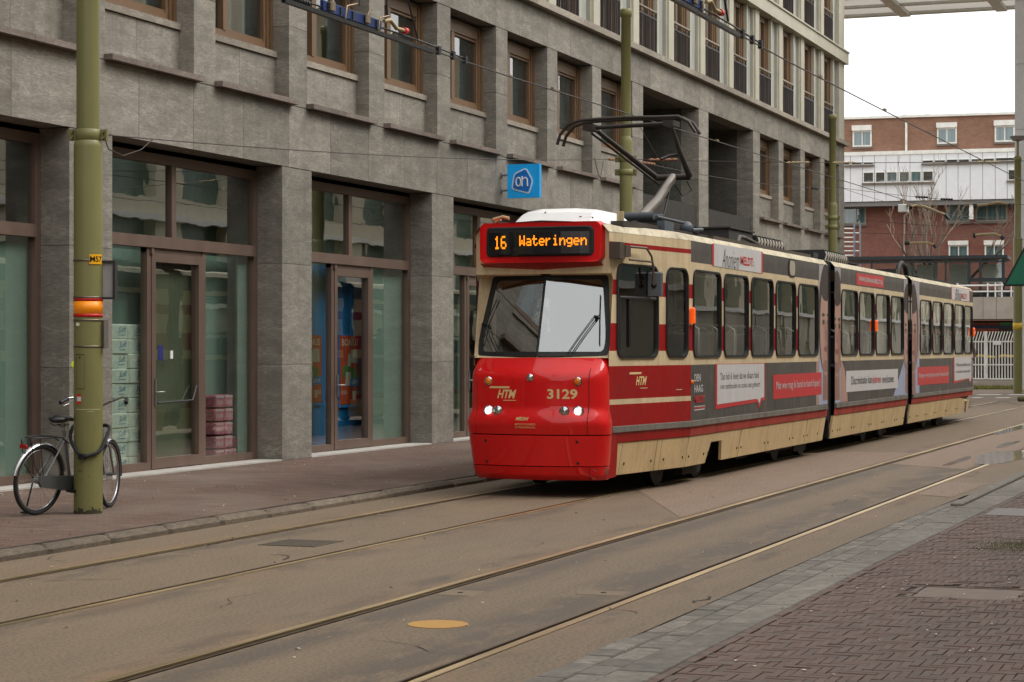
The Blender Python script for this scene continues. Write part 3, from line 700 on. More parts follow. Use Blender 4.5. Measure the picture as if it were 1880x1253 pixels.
for i in range(5): qs.quad((-.1+i*.043,-.112,.03+.02*(i%2)),(-.075+i*.043,-.112,.03),(-.08+i*.043,-.112,.1),(-.1+i*.043,-.112,.09))
qsm = qs.mesh('print', INKW)
for r in range(5):
    for c in range(2 if r else 3):
        nm = ['left','middle' if not r else 'right','right'][c]
        t = thing('pink_carton', f'pink carton in the window, {nm} one of the {["bottom","second","third","fourth","top"][r]} row', 'carton', (26.50+c*.275+random.uniform(-.006,.006), YF+.25, .101+r*QH*1.08), 0, 'pink cartons stacked in the window')
        inst('wrapper', qm, t, (0,0,0)); inst('print', qsm, t, (0,0,0))
s = MB(); s.bbox(27.02,27.24,YF+.15,YF+.33,.296,.44,.02); tag(obj('pink_pack', s, PINKW), 'small pink pack lying on the bottom row of cartons', 'carton')

# blue square shop sign projecting from the facade
SX = 36.4; a = onX(933, 303, SX); c = onX(992, 363, SX)
t = thing('shop_sign', 'bright blue square shop sign with white lettering on the stone wall', 'sign', (SX, a.y, c.z))
s = MB(); s.box(SX-.05, SX+.06, c.y, a.y, c.z, a.z); obj('sign_box', s, M('sign_blue', L(16,152,220), .35, emit=L(16,150,220), es=.12), t)
sg = lambda u, v, d=0: (SX-.052-d, a.y - u*(a.y-c.y), a.z - v*(a.z-c.z))
pent = [(.215,.27),(.60,.10),(.82,.50),(.70,.90),(.13,.74)]
def round_poly(pts, r, n=5):
    out = []
    for i in range(len(pts)):
        p = Vector(pts[i]); q0 = Vector(pts[i-1]); q1 = Vector(pts[(i+1) % len(pts)])
        d0 = (q0-p).normalized(); d1 = (q1-p).normalized()
        A, B = p + d0*r, p + d1*r
        for k in range(n+1):
            u = k/n; out.append(tuple(A*(1-u)**2 + p*2*u*(1-u) + B*u*u))
    return out
s = MB(); s.prism([sg(u,v,.0) for u,v in round_poly(pent,.09)], (-.012,0,0)); obj('logo_rim', s, M('sign_pale_blue', L(206,224,238), .4), t)
cx, cy = .49,.5
s = MB(); s.prism([sg(cx+(u-cx)*.86, cy+(v-cy)*.86, .0125) for u,v in round_poly(pent,.08)], (-.008,0,0)); obj('logo_field', s, M('sign_deep_blue', L(10,110,196), .35), t)
s = MB(); W_ = .0105
def stroke(pts): s.tube([sg(u,v,.024) for u,v in pts], W_*1.35, 6)
el = [(.36+.075*math.cos(q), .53+.125*math.sin(q)) for q in [2*math.pi*i/20 for i in range(21)]]
stroke(el); stroke([(.475,.36),(.47,.66)]); stroke([(.40,.65),(.47,.52)]); stroke([(.475,.52),(.50,.45),(.55,.41),(.60,.41),(.635,.46),(.645,.66)])
obj('logo_letters', s, WHITE, t)
s = MB()
for zz in (onX(925,322,SX).z, onX(925,350,SX).z): s.tube([(SX, a.y-.0, zz),(SX, V0, zz)], .022, 8); s.cyl((SX,V0-.03,zz),(SX,V0,zz),.05,12)
obj('bracket', s, STEEL, t)
# ---------------------------------------------------------------- the tram
TC = 8.17                                                    # centre line of its track
NX0, NX1, RX0, RX1 = 22.92, 25.2, 49.75, 51.9                # nose, full width, full width, tail
def half(x):
    if x < NX1: return .83 + (x-NX0)/(NX1-NX0)*.34
    if x > RX0: return 1.17 - (x-RX0)/(RX1-RX0)*.34
    return 1.17
def lead(z): return NX0 + (max(0, min(z, 2.5)-1.6)*.18 if z < 2.55 else max(.015, .16-(z-2.5)*.7))
def grime(name, col, rough, coat, dirt, amt, var=.06):             # paint with dried road dirt in upright runs and patches
    b = NB(name); p = b.pos(); n = b.noise(p, 1.6, 5, .6)
    run = b.noise(b.vmul(p, (14, 14, .8)), 1.0, 5, .6); pat = b.noise(b.vmul(p, (1.5, 1.5, 1.0)), 1.4, 7, .65); sp = b.noise(p, 26, 3, .6)
    sc = b.n('ShaderNodeVectorMath', operation='SCALE'); sc.inputs[0].default_value = col; b.l(b.mapr(n, .3, .7, 1-var, 1+var), sc.inputs['Scale'])
    c = b.mix(b.math('MULTIPLY', b.mapr(run, .45, .7, 0, 1), amt), sc.outputs[0], dirt); c = b.mix(b.math('MULTIPLY', b.mapr(pat, .46, .68, 0, 1), amt), c, dirt)
    c = b.mix(b.math('MULTIPLY', b.mapr(sp, .58, .66, 0, 1), amt * .7), c, tuple(x*.6 for x in dirt))
    return b.bsdf(c, b.mapr(pat, .3, .7, rough, min(1, rough + .3)), 0, None, coat=coat, spec=.25)
DIRT = L(112,92,70)
PCREAM = grime('cream_tram_paint', L(218,196,158), .35, .25, DIRT, .22)
PCREAM_R = grime('grimy_cream_roof_paint', L(204,192,164), .5, 0, L(126,116,98), .55)
PSKIRT = grime('cream_skirt_paint', L(218,190,144), .42, .1, L(132,108,80), .2)
PRED = grime('red_tram_paint', L(158,4,8), .4, .2, L(104,20,14), .25)
PRED_F = grime('bright_red_nose_paint', L(220,0,4), .4, .7, L(150,30,18), .12)
PRED_O = grime('faded_red_paint', L(172,60,50), .5, 0, L(104,66,54), .45)
PGREY = grime('grey_rubbing_strip', L(122,117,109), .5, 0, L(84,76,66), .4)
PAD = grime('dark_grey_wrap', L(70,67,65), .38, .15, L(122,112,100), .38, .15)
PWHITE = M('white_wrap', L(206,203,203), .4, coat=.15, var=.06, scale=2, stretch=(3,1,.3)); PREDW = M('red_wrap', L(198,34,42), .4, coat=.15, var=.1, scale=2, stretch=(3,1,.3))
PINK_BLACK = M('black_wrap_ink', L(40,38,40), .5)
ROOFM = M('grimy_roof', L(72,68,62), .8, var=.25, scale=3)
INTER = M('tram_interior_panel', L(156,152,140), .7, var=.1, scale=2); SEATM = M('tram_seat_cloth', L(64,60,72), .85, var=.2, scale=12)
LAMP_ON = M('lit_headlamp', L(230,228,220), .1, .5, emit=(1,.95,.86), es=.55); LAMP_CORE = M('headlamp_core', L(255,250,240), .2, emit=(1,.97,.9), es=9.0); LAMP_OFF = M('headlamp_glass', L(190,192,188), .05, .95); AMBER = M('amber_lens', L(236,132,20), .2, coat=.5); ORANGE = M('orange_lens', L(250,92,10), .25, coat=.4, emit=L(250,92,10), es=.35)
LED = M('amber_led', L(255,120,10), .4, emit=(1,.27,.005), es=1.25); DISP = M('display_glass', L(30,30,32), .12, coat=.6)
tram = thing('tram', 'red and cream articulated tram with grey advertising wrap running on the far track', 'tram', (NX0, TC, 0))

def sideP(x, z, near, out=0.0):
    h = half(x) + out
    if z > 3.04: h -= (z-3.04)*.25
    if z < .74: h -= (.74-z)*.10
    if x < NX0 + .3 : x = max(x, lead(z)) if x <= NX0 + 1e-6 else x
    return (x, TC - h if near else TC + h, z)
ZR = [.62,.735,.81,1.06,1.12,1.505,1.60,1.68,2.0,2.33,2.505,2.69,2.785,2.885,2.94,3.05]
def livery(x, z, near):
    if x < NX1:
        if z < 1.06: return 1
        if z < 1.12: return 0
        if z < 1.505: return 1
        if z < 1.68: return 0
        if z < 2.0: return 1
        if z < 2.33: return 0
        if z < 2.505: return 1
        if 2.885 < z < 2.94: return 1
        return 0
    if z < .735: return 2
    if z < 1.505: return 3
    if z < 1.68: return 0
    if z < 2.0: return 1
    if z < 2.33: return 0
    if z < 2.505: return 1
    if z < 2.785: return 0
    return 3
WZ0, WZ1 = 1.60, 2.69
wins = [[(23.12,24.22),(24.47,25.09),(25.29,26.63),(26.80,28.10),(28.27,29.57),(29.75,31.03),(31.21,32.62)],
        [(34.45,35.83),(35.98,37.36),(37.52,38.87),(39.03,40.38)],
        [(42.30,43.68),(43.86,45.13),(45.30,46.72),(46.90,48.26),(48.38,49.62)]]
secs = [(NX0, 33.38), (33.93, 40.86), (41.36, RX1)]
def rrect(x0, x1, z0, z1, r, n=5):
    out = []
    for cx, cz, a0 in ((x1-r,z0+r,-90),(x1-r,z1-r,0),(x0+r,z1-r,90),(x0+r,z0+r,180)):
        for k in range(n+1):
            a = math.radians(a0 + 90*k/n); out.append((cx+r*math.cos(a), cz+r*math.sin(a)))
    return out
for si, ((xa, xb), ws) in enumerate(zip(secs, wins)):
    for near in (True, False):
        s = MB()
        br = sorted(set([xa, xb] + [v for w in ws for v in w] + ([NX1] if xa < NX1 < xb else []) + ([RX0] if xa < RX0 < xb else [])))
        for i in range(len(br)-1):
            a, c = br[i], br[i+1]; isw = any(abs(a-w[0]) < 1e-6 for w in ws)
            for j in range(len(ZR)-1):
                z0, z1 = ZR[j], ZR[j+1]
                if isw and z0 >= WZ0-1e-6 and z1 <= WZ1+1e-6: continue
                m = livery((a+c)/2, (z0+z1)/2, near)
                q = [sideP(a,z0,near), sideP(c,z0,near), sideP(c,z1,near), sideP(a,z1,near)]
                s.add(q if near else q[::-1], [(0,1,2,3)], m)
            if isw:                                          # rounded corners of the window opening
                r = .13
                for cx, cz, ox, oz, a0 in ((c-r,WZ0+r,c,WZ0,-90),(c-r,WZ1-r,c,WZ1,0),(a+r,WZ1-r,a,WZ1,90),(a+r,WZ0+r,a,WZ0,180)):
                    pts = [(ox,oz)] + [(cx+r*math.cos(math.radians(a0+90*k/5)), cz+r*math.sin(math.radians(a0+90*k/5))) for k in range(6)]
                    s.poly([sideP(x,z,near) for x, z in pts], 0)
        obj('car_side', s, [PCREAM, PRED, PRED_O, PAD], tram)
    # roof with its leaning cream edge
    s = MB(); br = [xa] + ([NX1] if xa < NX1 else []) + ([RX0] if xb > RX0 else []) + [xb]
    for i in range(len(br)-1):
        a, c = br[i], br[i+1]
        for sg_ in (-1, 1):
            e = lambda x, k, z: (x, TC + sg_*(half(x)-k), z)
            s.quad(e(a,.0,3.05), e(c,.0,3.05), e(c,.07,3.13), e(a,.07,3.13), 0); s.quad(e(a,.07,3.13), e(c,.07,3.13), e(c,.22,3.165), e(a,.22,3.165), 0)
            s.quad(e(a,.22,3.165), e(c,.22,3.165), (c,TC,3.195), (a,TC,3.195), 1)
    obj('roof', s, [PCREAM_R, ROOFM], tram)
    s = MB(); n0 = xa if si else xa + .25
    s.quad((n0,TC-.98 if si else TC-.8,3.02),(xb,TC-1,3.02),(xb,TC+1,3.02),(n0,TC+.98 if si else TC+.8,3.02)); s.quad((n0,TC-.8,.9),(xb,TC-1,.9),(xb,TC+1,.9),(n0,TC+.8,.9))
    obj('interior', s, INTER, tram)
    for near in (True, False):
        for wi, (a, c) in enumerate(ws):
            o_ = .004; fr = MB()
            A = rrect(a-.008, c+.008, WZ0-.008, WZ1+.008, .14); B = rrect(a+.017, c-.017, WZ0+.017, WZ1-.017, .12)
            n = len(A)
            P3 = lambda pts, out: [sideP(x, z, near, out) for x, z in pts]
            vs = P3(A, .002) + P3(A, .020) + P3(B, .020) + P3(B, -.02)
            fr.add(vs, [(k, (k+1)%n, n+(k+1)%n, n+k) for k in range(n)] + [(n+k, n+(k+1)%n, 2*n+(k+1)%n, 2*n+k) for k in range(n)] + [(2*n+k, 2*n+(k+1)%n, 3*n+(k+1)%n, 3*n+k) for k in range(n)])
            g = MB(); g.poly(P3(rrect(a+.02, c-.02, WZ0+.02, WZ1-.02, .1), -.012))
            w = obj('window', g, GLASS_T, tram); obj('window_frame', fr, RUBBER, w)
            if near and si == 0 and wi == 0:                 # driver's sliding pane
                k = MB(); k.tube([sideP(a+.06,2.30,near,.0), sideP(c-.06,2.30,near,.0)], .022, 6); k.tube([sideP(a+.05,2.30,near,.0), sideP(a+.05,WZ0+.1,near,.0)], .03, 6); k.tube([sideP(a+.34,2.30,near,.0), sideP(a+.34,WZ0+.12,near,.0)], .02, 6)
                obj('sliding_sash', k, IRON, w)
# grey rubbing strip, seams
for (xa, xb) in secs:
    brs = [xa+.06] + ([NX1] if xa < NX1 else []) + ([RX0] if xb > RX0 else []) + [xb-.08]
    for near in (True, False):
        s = MB()
        for i in range(len(brs)-1):
            a, c = brs[i], brs[i+1]
            s.add([sideP(a,.735,near,.003),sideP(c,.735,near,.003),sideP(c,.81,near,.003),sideP(a,.81,near,.003),sideP(a,.74,near,.022),sideP(c,.74,near,.022),sideP(c,.805,near,.022),sideP(a,.805,near,.022)],
                  [(0,1,5,4),(4,5,6,7),(7,6,2,3),(0,4,7,3),(1,2,6,5)])
        obj('rubbing_strip', s, PGREY, tram)
# skirts
def skirt(x0, x1, zb=.235, cut=None):
    for near in (True, False):
        s = MB()
        f = lambda x, z, o: sideP(x, z, near, o - (.615-z)*.06)
        if cut is None: prof = [(x0,zb),(x1,zb),(x1,.612),(x0,.612)]
        else: prof = [(x0,zb)] + [(cut[0],zb),(cut[1],.50),(cut[2],.50),(cut[3],zb)] + [(x1,zb),(x1,.612),(x0,.612)]
        a = [f(x,z,-.012) for x,z in prof]; c = [f(x,z,-.05) for x,z in prof]; n = len(prof)
        s.add(a + c, [tuple(range(n)), tuple(range(2*n-1,n-1,-1))] + [(k,(k+1)%n,n+(k+1)%n,n+k) for k in range(n)], 0)
        for x in (x0+.1, x1-.1):
            if x1 - x0 > .5: p = f(x,.36,-.012); q = f(x,.36,-.004); s.cyl(p, q, .016, 8, 1)
        obj('skirt_panel', s, [PSKIRT, DARK], tram)
for a, c in ((23.18,23.33),(23.345,24.28),(24.30,24.42),(24.435,25.19),(25.21,26.12)): skirt(a, c)
skirt(26.13, 27.83, cut=(26.16,26.32,26.86,26.98))
for a, c in ((27.87,29.42),(29.44,31.02),(31.04,32.0),(32.04,32.98),(33.0,33.36),(33.95,34.55),(34.56,35.75),(35.76,37.3),(37.32,38.55),(38.57,39.9),(39.92,40.83),(41.38,42.3),(42.32,43.4),(43.42,44.6),(44.62,46.1),(46.12,47.6)): skirt(a, c)
skirt(47.62, 51.7, cut=(48.6,48.75,49.1,49.2))
# nose: bumper, lower panel, nose panel, all wrapped round the same curved front
def itp(t, z):
    for i in range(len(t)-1):
        if z <= t[i+1][0]:
            k = (z-t[i][0])/(t[i+1][0]-t[i][0]); return t[i][1]*(1-k)+t[i+1][1]*k
    return t[-1][1]
XC = [(.20,22.66),(.25,22.60),(.36,22.57),(.72,22.53),(.85,22.50),(.93,22.515),(1.02,22.56),(1.36,22.56),(1.42,22.575),(1.48,22.63),(1.60,22.76)]
HW = [(.20,.80),(.36,.825),(.72,.865),(.84,.875),(1.0,.835),(1.6,.83)]
def frontP(y, z, out=0.0):                                   # y from the centre line, positive towards the camera side
    w = itp(HW, z); k = max(-1, min(1, y/w)); x = itp(XC, z) + .20*k*k
    e = (abs(k)-.86)/.14
    if e > 0: x += .16*(1-math.sqrt(max(0, 1-e*e)))
    return (x - out, TC - y, z)
def front_part(name, z0, z1, nz, mat, out=0.0):
    s = MB(); ks = [-1,-.985,-.96,-.93,-.9,-.86] + [-.8+1.6*i/16 for i in range(17)] + [.86,.9,.93,.96,.985,1]
    zs = [z0+(z1-z0)*j/nz for j in range(nz+1)]; vs = []
    for z in zs:
        w = itp(HW, z); row = [frontP(k*w, z, out) for k in ks]
        row = [(23.2, TC+.80 if z > .3 else TC+.74, z)] + row + [(23.2, TC-.80 if z > .3 else TC-.74, z)]
        vs += row
    N = len(ks)+2
    fs = [(j*N+i, j*N+i+1, (j+1)*N+i+1, (j+1)*N+i) for j in range(nz) for i in range(N-1)]
    s.add(vs, fs, 0, True); s.add(vs[:N], [tuple(range(N))]); s.add(vs[-N:], [tuple(range(N-1,-1,-1))])
    return obj(name, s, mat, tram)
front_part('bumper', .20, .355, 8, PRED_F, .012)
lp = front_part('lower_panel', .365, .713, 6, PRED_F)
front_part('nose_panel', .725, 1.60, 26, PRED_F)
s = MB()
for y in (-.57, .545):
    for z in (.40, .645): s.cyl(frontP(y,z,-.01), frontP(y,z,.006), .016, 10)
obj('panel_bolts', s, DARK, lp)
s = MB(); s.tube([frontP(.665, .73+.87*i/14, -.0035) for i in range(13)], .006, 5); s.tube([frontP(.665, .21+.14*i/4, .0085) for i in range(5)], .006, 5); s.tube([frontP(-.70, .73+.70*i/14, -.0035) for i in range(13)], .005, 5); obj('panel_seam', s, DARK, tram)
s = MB()
s.poly([frontP(.74,.22,.016),frontP(.80,.215,.016),frontP(.822,.30,.016),frontP(.81,.345,.016),frontP(.74,.35,.016),frontP(.69,.335,.016),frontP(.735,.31,.016)]); obj('bare_patch', s, PGREY, tram)
s = MB()                                                     # red corner returning to the skirt
for sgn in (1, -1):
    s = MB(); Y = lambda h: TC - sgn*h
    s.quad((22.88,Y(.80),.21),(23.16,Y(.84),.225),(23.18,Y(.862),.735),(22.92,Y(.845),.735)); s.quad((23.16,Y(.84),.225),(23.165,Y(.80),.225),(23.185,Y(.82),.735),(23.18,Y(.862),.735))
    obj('corner_panel', s, PRED, tram)
def lamp(y, z, r, mat, name, rim=True):
    s = MB(); p = Vector(frontP(y, z, -.03)); q = Vector(frontP(y, z, .012))
    s.tube([p, q], r, 20, 0); A = [Vector(q) + Vector((-.001, r*.98*math.cos(a), r*.98*math.sin(a))) for a in [2*math.pi*k/20 for k in range(20)]]; B = [Vector(q) + Vector((-.008, r*.80*math.cos(a), r*.80*math.sin(a))) for a in [2*math.pi*k/20 for k in range(20)]]
    s.add(A + B, [(k,(k+1)%20,20+(k+1)%20,20+k) for k in range(20)], 1, True)
    o = obj(name, s, [IRON, CHROME], tram)
    s = MB(); c = frontP(y, z, .012); s.ball(c, .022, r*.80, r*.80, 18, 10); obj('lens', s, mat, o)
    if mat is LAMP_ON: s = MB(); s.ball((c[0]-.016, c[1], c[2]), .012, r*.52, r*.52, 16, 8); obj('bulb_glow', s, LAMP_CORE, o)
    return o
TCm = lambda p: TC - p.y
for y in (-.53, .555): lamp(y, .99, .062, LAMP_ON, 'headlight')
for y in (-.405, .40): lamp(y, .99, .058, LAMP_OFF, 'headlight')
lamp(.0, 1.375, .043, LAMP_ON if False else LAMP_OFF, 'headlight')
for y in (-.54, .545): lamp(y, 1.335, .05, AMBER, 'turn_signal')
CREAM_INK = M('cream_lettering', L(228,198,140), .4)
def fr_text(s, y0, z0, y1, z1, body, bold=0.0, shear=0.0, out=.004): text_fit(s, body, lambda u, v: frontP(y0+u, z0+v, out), y1-y0, z1-z0, 0, bold, shear)
s = MB(); fr_text(s, -.42,1.135,-.17,1.235,'HTM', .03, .35); fr_text(s, .205,1.13,.545,1.245,'3129', .028)
def fr_bar(s, y0, y1, z0, z1, sh=.01):
    n = 6
    for i in range(n):
        a = y0+(y1-y0)*i/n; c = y0+(y1-y0)*(i+1)/n; s.quad(frontP(a,z0,.004),frontP(c,z0,.004),frontP(c+sh,z1,.004),frontP(a+sh,z1,.004))
fr_bar(s, -.53,-.265,1.25,1.272); fr_bar(s, -.345,-.18,1.108,1.116)
fr_text(s, -.16,.885,.0,.925,'MRDH', .03, .4); fr_text(s, -.165,.83,.085,.852,'METROPOOLREGIO', .01); fr_text(s, -.165,.795,.08,.817,'ROTTERDAM DEN HAAG', .008)
obj('nose_lettering', s, CREAM_INK, tram)
# windscreen: two flat leaning panes meeting at the centre post, black rubber round them, cream surround
def ws_pt(y, z):                                             # the screen surface
    k = (z-1.615)/(2.57-1.615); return Vector((22.79 + .31*k + .235*abs(y), TC - y, z))
def pane_outline(sg_, ins):
    b0, b1 = .785-ins, .70-ins                                # half widths at foot and head
    z0, z1 = 1.625+ins, 2.555-ins; pts2 = [(0.012,z0),(b0,z0),(.80-ins,1.78),(.785-ins,1.95),(b1,z1),(.012,z1+.0)]
    rp = [pts2[0]] + [q for q in round_poly([pts2[0],pts2[1],pts2[2],pts2[3],pts2[4],pts2[5]], .05, 4)[5:25]] + [pts2[5]]
    return [ws_pt(sg_*y, z) for y, z in rp]
wsn = Vector((-1, 0, .3)).normalized()
o_w = None
for sg_ in (1, -1):
    g = MB(); g.poly(pane_outline(sg_, .03)); o_w = obj('windscreen', g, GLASS_F, tram)
    A = pane_outline(sg_, -.012); B = pane_outline(sg_, .042); n = len(A); fr = MB()
    up = lambda pts, d: [p + wsn*d for p in pts]
    fr.add(up(A,-.02)+up(A,.014)+up(B,.014)+up(B,-.01), [(k,(k+1)%n,n+(k+1)%n,n+k) for k in range(n)]+[(n+k,n+(k+1)%n,2*n+(k+1)%n,2*n+k) for k in range(n)]+[(2*n+k,2*n+(k+1)%n,3*n+(k+1)%n,3*n+k) for k in range(n)])
    obj('windscreen_rubber', fr, RUBBER, o_w)
    s = MB()                                                 # cream surround and pillar
    C_ = pane_outline(sg_, -.008); rows = []
    for p in C_[1:]:
        z = p.z; w = .83 if z < 2.6 else .8
        rows.append((p - wsn*.004, Vector((lead(z)+.005, TC - sg_*w, z))))
    rows.append((Vector((22.99,TC - sg_*.3,2.63)), Vector((23.02,TC - sg_*.8,2.66))))
    for i in range(len(rows)-1): s.quad(rows[i][0], rows[i][1], rows[i+1][1], rows[i+1][0])
    hd = pane_outline(sg_, -.008)
    s.quad((22.80,TC,1.60),(22.92,TC-sg_*.83,1.60),ws_pt(sg_*.80,1.64)-wsn*.006,ws_pt(0,1.64)-wsn*.006)
    obj('windscreen_surround', s, PCREAM, tram)
s = MB(); s.tube([ws_pt(0,1.63)+wsn*.008, ws_pt(0,2.55)+wsn*.008], .012, 6); obj('centre_post', s, RUBBER, tram)
def wiper(y0, z0, pts, bl):
    s = MB(); q = [ws_pt(y, z) + wsn*.04 for y, z in pts]; s.tube(q, .006, 6); r = [p + Vector((0,.05,.0)) for p in q]; s.tube(r, .005, 6)
    s.tube([ws_pt(y, z) + wsn*.028 for y, z in bl], .007, 6); s.cyl(q[-1]+Vector((.02,.03,-.02)), q[-1]+Vector((-.04,.03,-.02)), .02, 10); obj('wiper', s, BLACK, tram)
wiper(0,0,[(.40,1.64),(.52,1.85),(.665,2.08)],[(.655,2.32),(.67,2.08),(.70,1.74)])
wiper(0,0,[(-.52,1.64),(-.66,1.85),(-.72,2.0)],[(-.62,2.28),(-.72,2.02),(-.755,1.74)])
s = MB(); s.box(23.25,23.32,TC-.78,TC+.78,1.0,1.62); s.box(23.0,23.3,TC-.72,TC+.72,1.52,1.60); obj('dashboard', s, BLACK, tram)
s = MB(); s.box(24.3,24.34,TC-.98,TC+.3,.9,3.0); s.box(24.3,24.34,TC+.55,TC+.98,.9,3.0); s.box(24.3,24.34,TC+.3,TC+.55,2.4,3.0); obj('cab_bulkhead', s, M('cab_panel', L(62,56,48), .7), tram)
s = MB(); s.box(23.36,23.38,TC-.70,TC+.70,2.30,2.62); obj('sun_blind', s, M('brown_blind', L(64,50,48), .8), tram)
# destination box
def rbox(s, x0f, x1, hw, z0, z1, r, m=0, arch=.03, slope=.0):
    n = 6; pts = []
    for cy, cz, a0 in ((hw-r,z0+r,-90),(hw-r,z1-r,0),(-hw+r,z1-r,90),(-hw+r,z0+r,180)):
        for k in range(n+1):
            a = math.radians(a0+90*k/n); pts.append((cy+r*math.cos(a), cz+r*math.sin(a)))
    f = []
    for y, z in pts: f.append((x0f + .09*(y/hw)**2, TC - y, z + (arch*(1-(y/hw)**2) if z > (z0+z1)/2 else 0)))
    return pts, f
s = MB(); _, A = rbox(s, 22.80, 23.3, .745, 2.705, 3.165, .07); B = [(22.99, p[1] - .02*(1 if p[1] < TC else -1), p[2] + .01) for p in A]; n = len(A)
s.add(A + B, [(k,(k+1)%n,n+(k+1)%n,n+k) for k in range(n)]); s.add(A, [tuple(range(n))])
for i in range(20):                                          # sloping underside back to the screen head; darker red stands in for its shade
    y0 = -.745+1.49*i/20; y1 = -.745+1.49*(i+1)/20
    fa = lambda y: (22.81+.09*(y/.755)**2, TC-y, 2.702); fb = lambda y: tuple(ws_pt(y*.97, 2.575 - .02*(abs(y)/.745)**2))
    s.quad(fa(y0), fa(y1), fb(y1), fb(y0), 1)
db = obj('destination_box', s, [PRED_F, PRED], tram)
s = MB(); _, A = rbox(s, 22.796, 0, .665, 2.775, 3.115, .06); _, B = rbox(s, 22.784, 0, .645, 2.79, 3.10, .055); n = len(A)
s.add(A + B, [(k,(k+1)%n,n+(k+1)%n,n+k) for k in range(n)]); s.add(B, [tuple(range(n))]); obj('display_frame', s, RUBBER, db)
def dsp(y, z, o=.0): return (22.781 + .09*(y/.65)**2 - o, TC - y, z)
s = MB()
for y0, y1 in ((-.625,-.315),(-.255,.615)):
    for i in range(8):
        a = y0+(y1-y0)*i/8; c = y0+(y1-y0)*(i+1)/8; s.quad(dsp(a,2.80),dsp(c,2.80),dsp(c,3.055),dsp(a,3.055))
obj('display_glass', s, DISP, db)
G5 = {'1':["..#..",".##..","..#..","..#..","..#..","..#..",".###."],'6':[".###.","#....","#....","####.","#...#","#...#",".###."],
 'W':["#...#","#...#","#...#","#.#.#","#.#.#","##.##","#...#"],'a':[".....",".....",".###.","....#",".####","#...#",".####"],'t':[".#...",".#...","####.",".#...",".#...",".#..#","..##."],
 'e':[".....",".....",".###.","#...#","#####","#....",".###."],'r':[".....",".....","#.##.","##...","#....","#....","#...."],'i':["..#..",".....",".##..","..#..","..#..","..#..",".###."],
 'n':[".....",".....","#.##.","##..#","#...#","#...#","#...#"],'g':[".....",".....",".####","#...#","#...#",".####","....#",".###."]}
def led(s, txt, y0, y1, z0, z1):
    cols = len(txt)*6-1; dy = (y1-y0)/cols; dz = (z1-z0)/7
    for ci, ch in enumerate(txt):
        for r, row in enumerate(G5[ch]):
            for c_, v in enumerate(row):
                if v == '#':
                    y = y0+(ci*6+c_+.5)*dy; z = z1-(r+.5)*dz; s.quad(dsp(y-dy*.55,z-dz*.5,.003),dsp(y+dy*.55,z-dz*.5,.003),dsp(y+dy*.55,z+dz*.5,.003),dsp(y-dy*.55,z+dz*.5,.003))
s = MB(); led(s, '16', -.545,-.385,2.865,3.015); led(s, 'Wateringen', -.215,.585,2.895,3.015); obj('led_lettering', s, LED, db)
s = MB(); s.box(22.992, 23.006, TC-.832, TC+.832, 2.575, 3.05); s.prism([(22.992,TC+y,z) for y, z in ((-.83,3.05),(.83,3.05),(.76,3.13),(.61,3.165),(0,3.195),(-.61,3.165),(-.76,3.13))], (.014,0,0)); obj('front_cap', s, PCREAM, tram)
s = MB(); s.box(23.3, 24.28, TC+.62, TC+.66, .9, 2.9); obj('cab_daylight_block', s, M('cab_dark', L(40,38,36), .8), tram)  # dark panel added to block daylight through the cab windows
# mirror, bracket, side lamps
s = MB()
s.box(22.93,23.12,TC-.96,TC-.83,2.74,2.93); s.box(23.12,23.32,TC-.97,TC-.90,2.77,2.90); obj('mirror_hinge', s, M('bronze_hinge', L(88,76,66), .5, .4), tram)
s = MB(); y = TC-1.06
s.tube([(23.3,y+.1,2.89),(23.72,y+.02,2.89),(23.86,y,2.80),(23.93,y,2.68),(23.94,y,2.46)], .014, 8); s.tube([(23.3,y+.1,2.74),(23.86,y,2.735),(23.94,y,2.70)], .012, 8); mb_ = obj('mirror_arm', s, M('bronze_tube', L(112,98,84), .4, .5), tram)
s = MB(); s.bbox(23.96,24.02,y-.10,y+.09,2.33,2.62,.018); s.ball((23.955,y-.0,2.46),.025,.035,.035,12,8,1); mo = obj('wing_mirror', s, [M('grey_plastic', L(92,94,98), .5), BLACK], tram)
for x, z in ((25.19,2.12),(37.44,2.12),(49.70,2.10)):
    s = MB(); s.bbox(x-.05,x+.05,TC-half(x)-.055,TC-half(x)+.0,z-.10,z+.10,.018); obj('side_indicator', s, ORANGE, tram)
s = MB(); s.ball((25.22,TC-half(25.22)-.005,1.29),.02,.03,.03); obj('side_reflector', s, AMBER, tram)
# bellows between the cars
for xa, xb in ((33.36,33.95),(40.84,41.38)):
    s = MB(); n = 9
    for i in range(n):
        x = xa+(xb-xa)*(i+.5)/n; h = 1.06 if i % 2 else 1.10; d = (xb-xa)/n*.5
        s.box(x-d, x+d, TC-h, TC+h, .55, 3.10 if i % 2 else 3.13)
    obj('bellows', s, M('black_bellows', L(34,30,29), .8), tram)
    s = MB(); s.box(xa-.1, xb+.1, TC-.5, TC+.5, 3.12, 3.27); s.box(xa-.02, xa+.3, TC-.95, TC-.55, 3.13, 3.30); obj('joint_cover', s, IRON, tram)
    s = MB(); s.box(xb-.1, xb+.02, TC-1.08, TC-.9, .25, .62); obj('bellows_foot', s, DARK, tram)
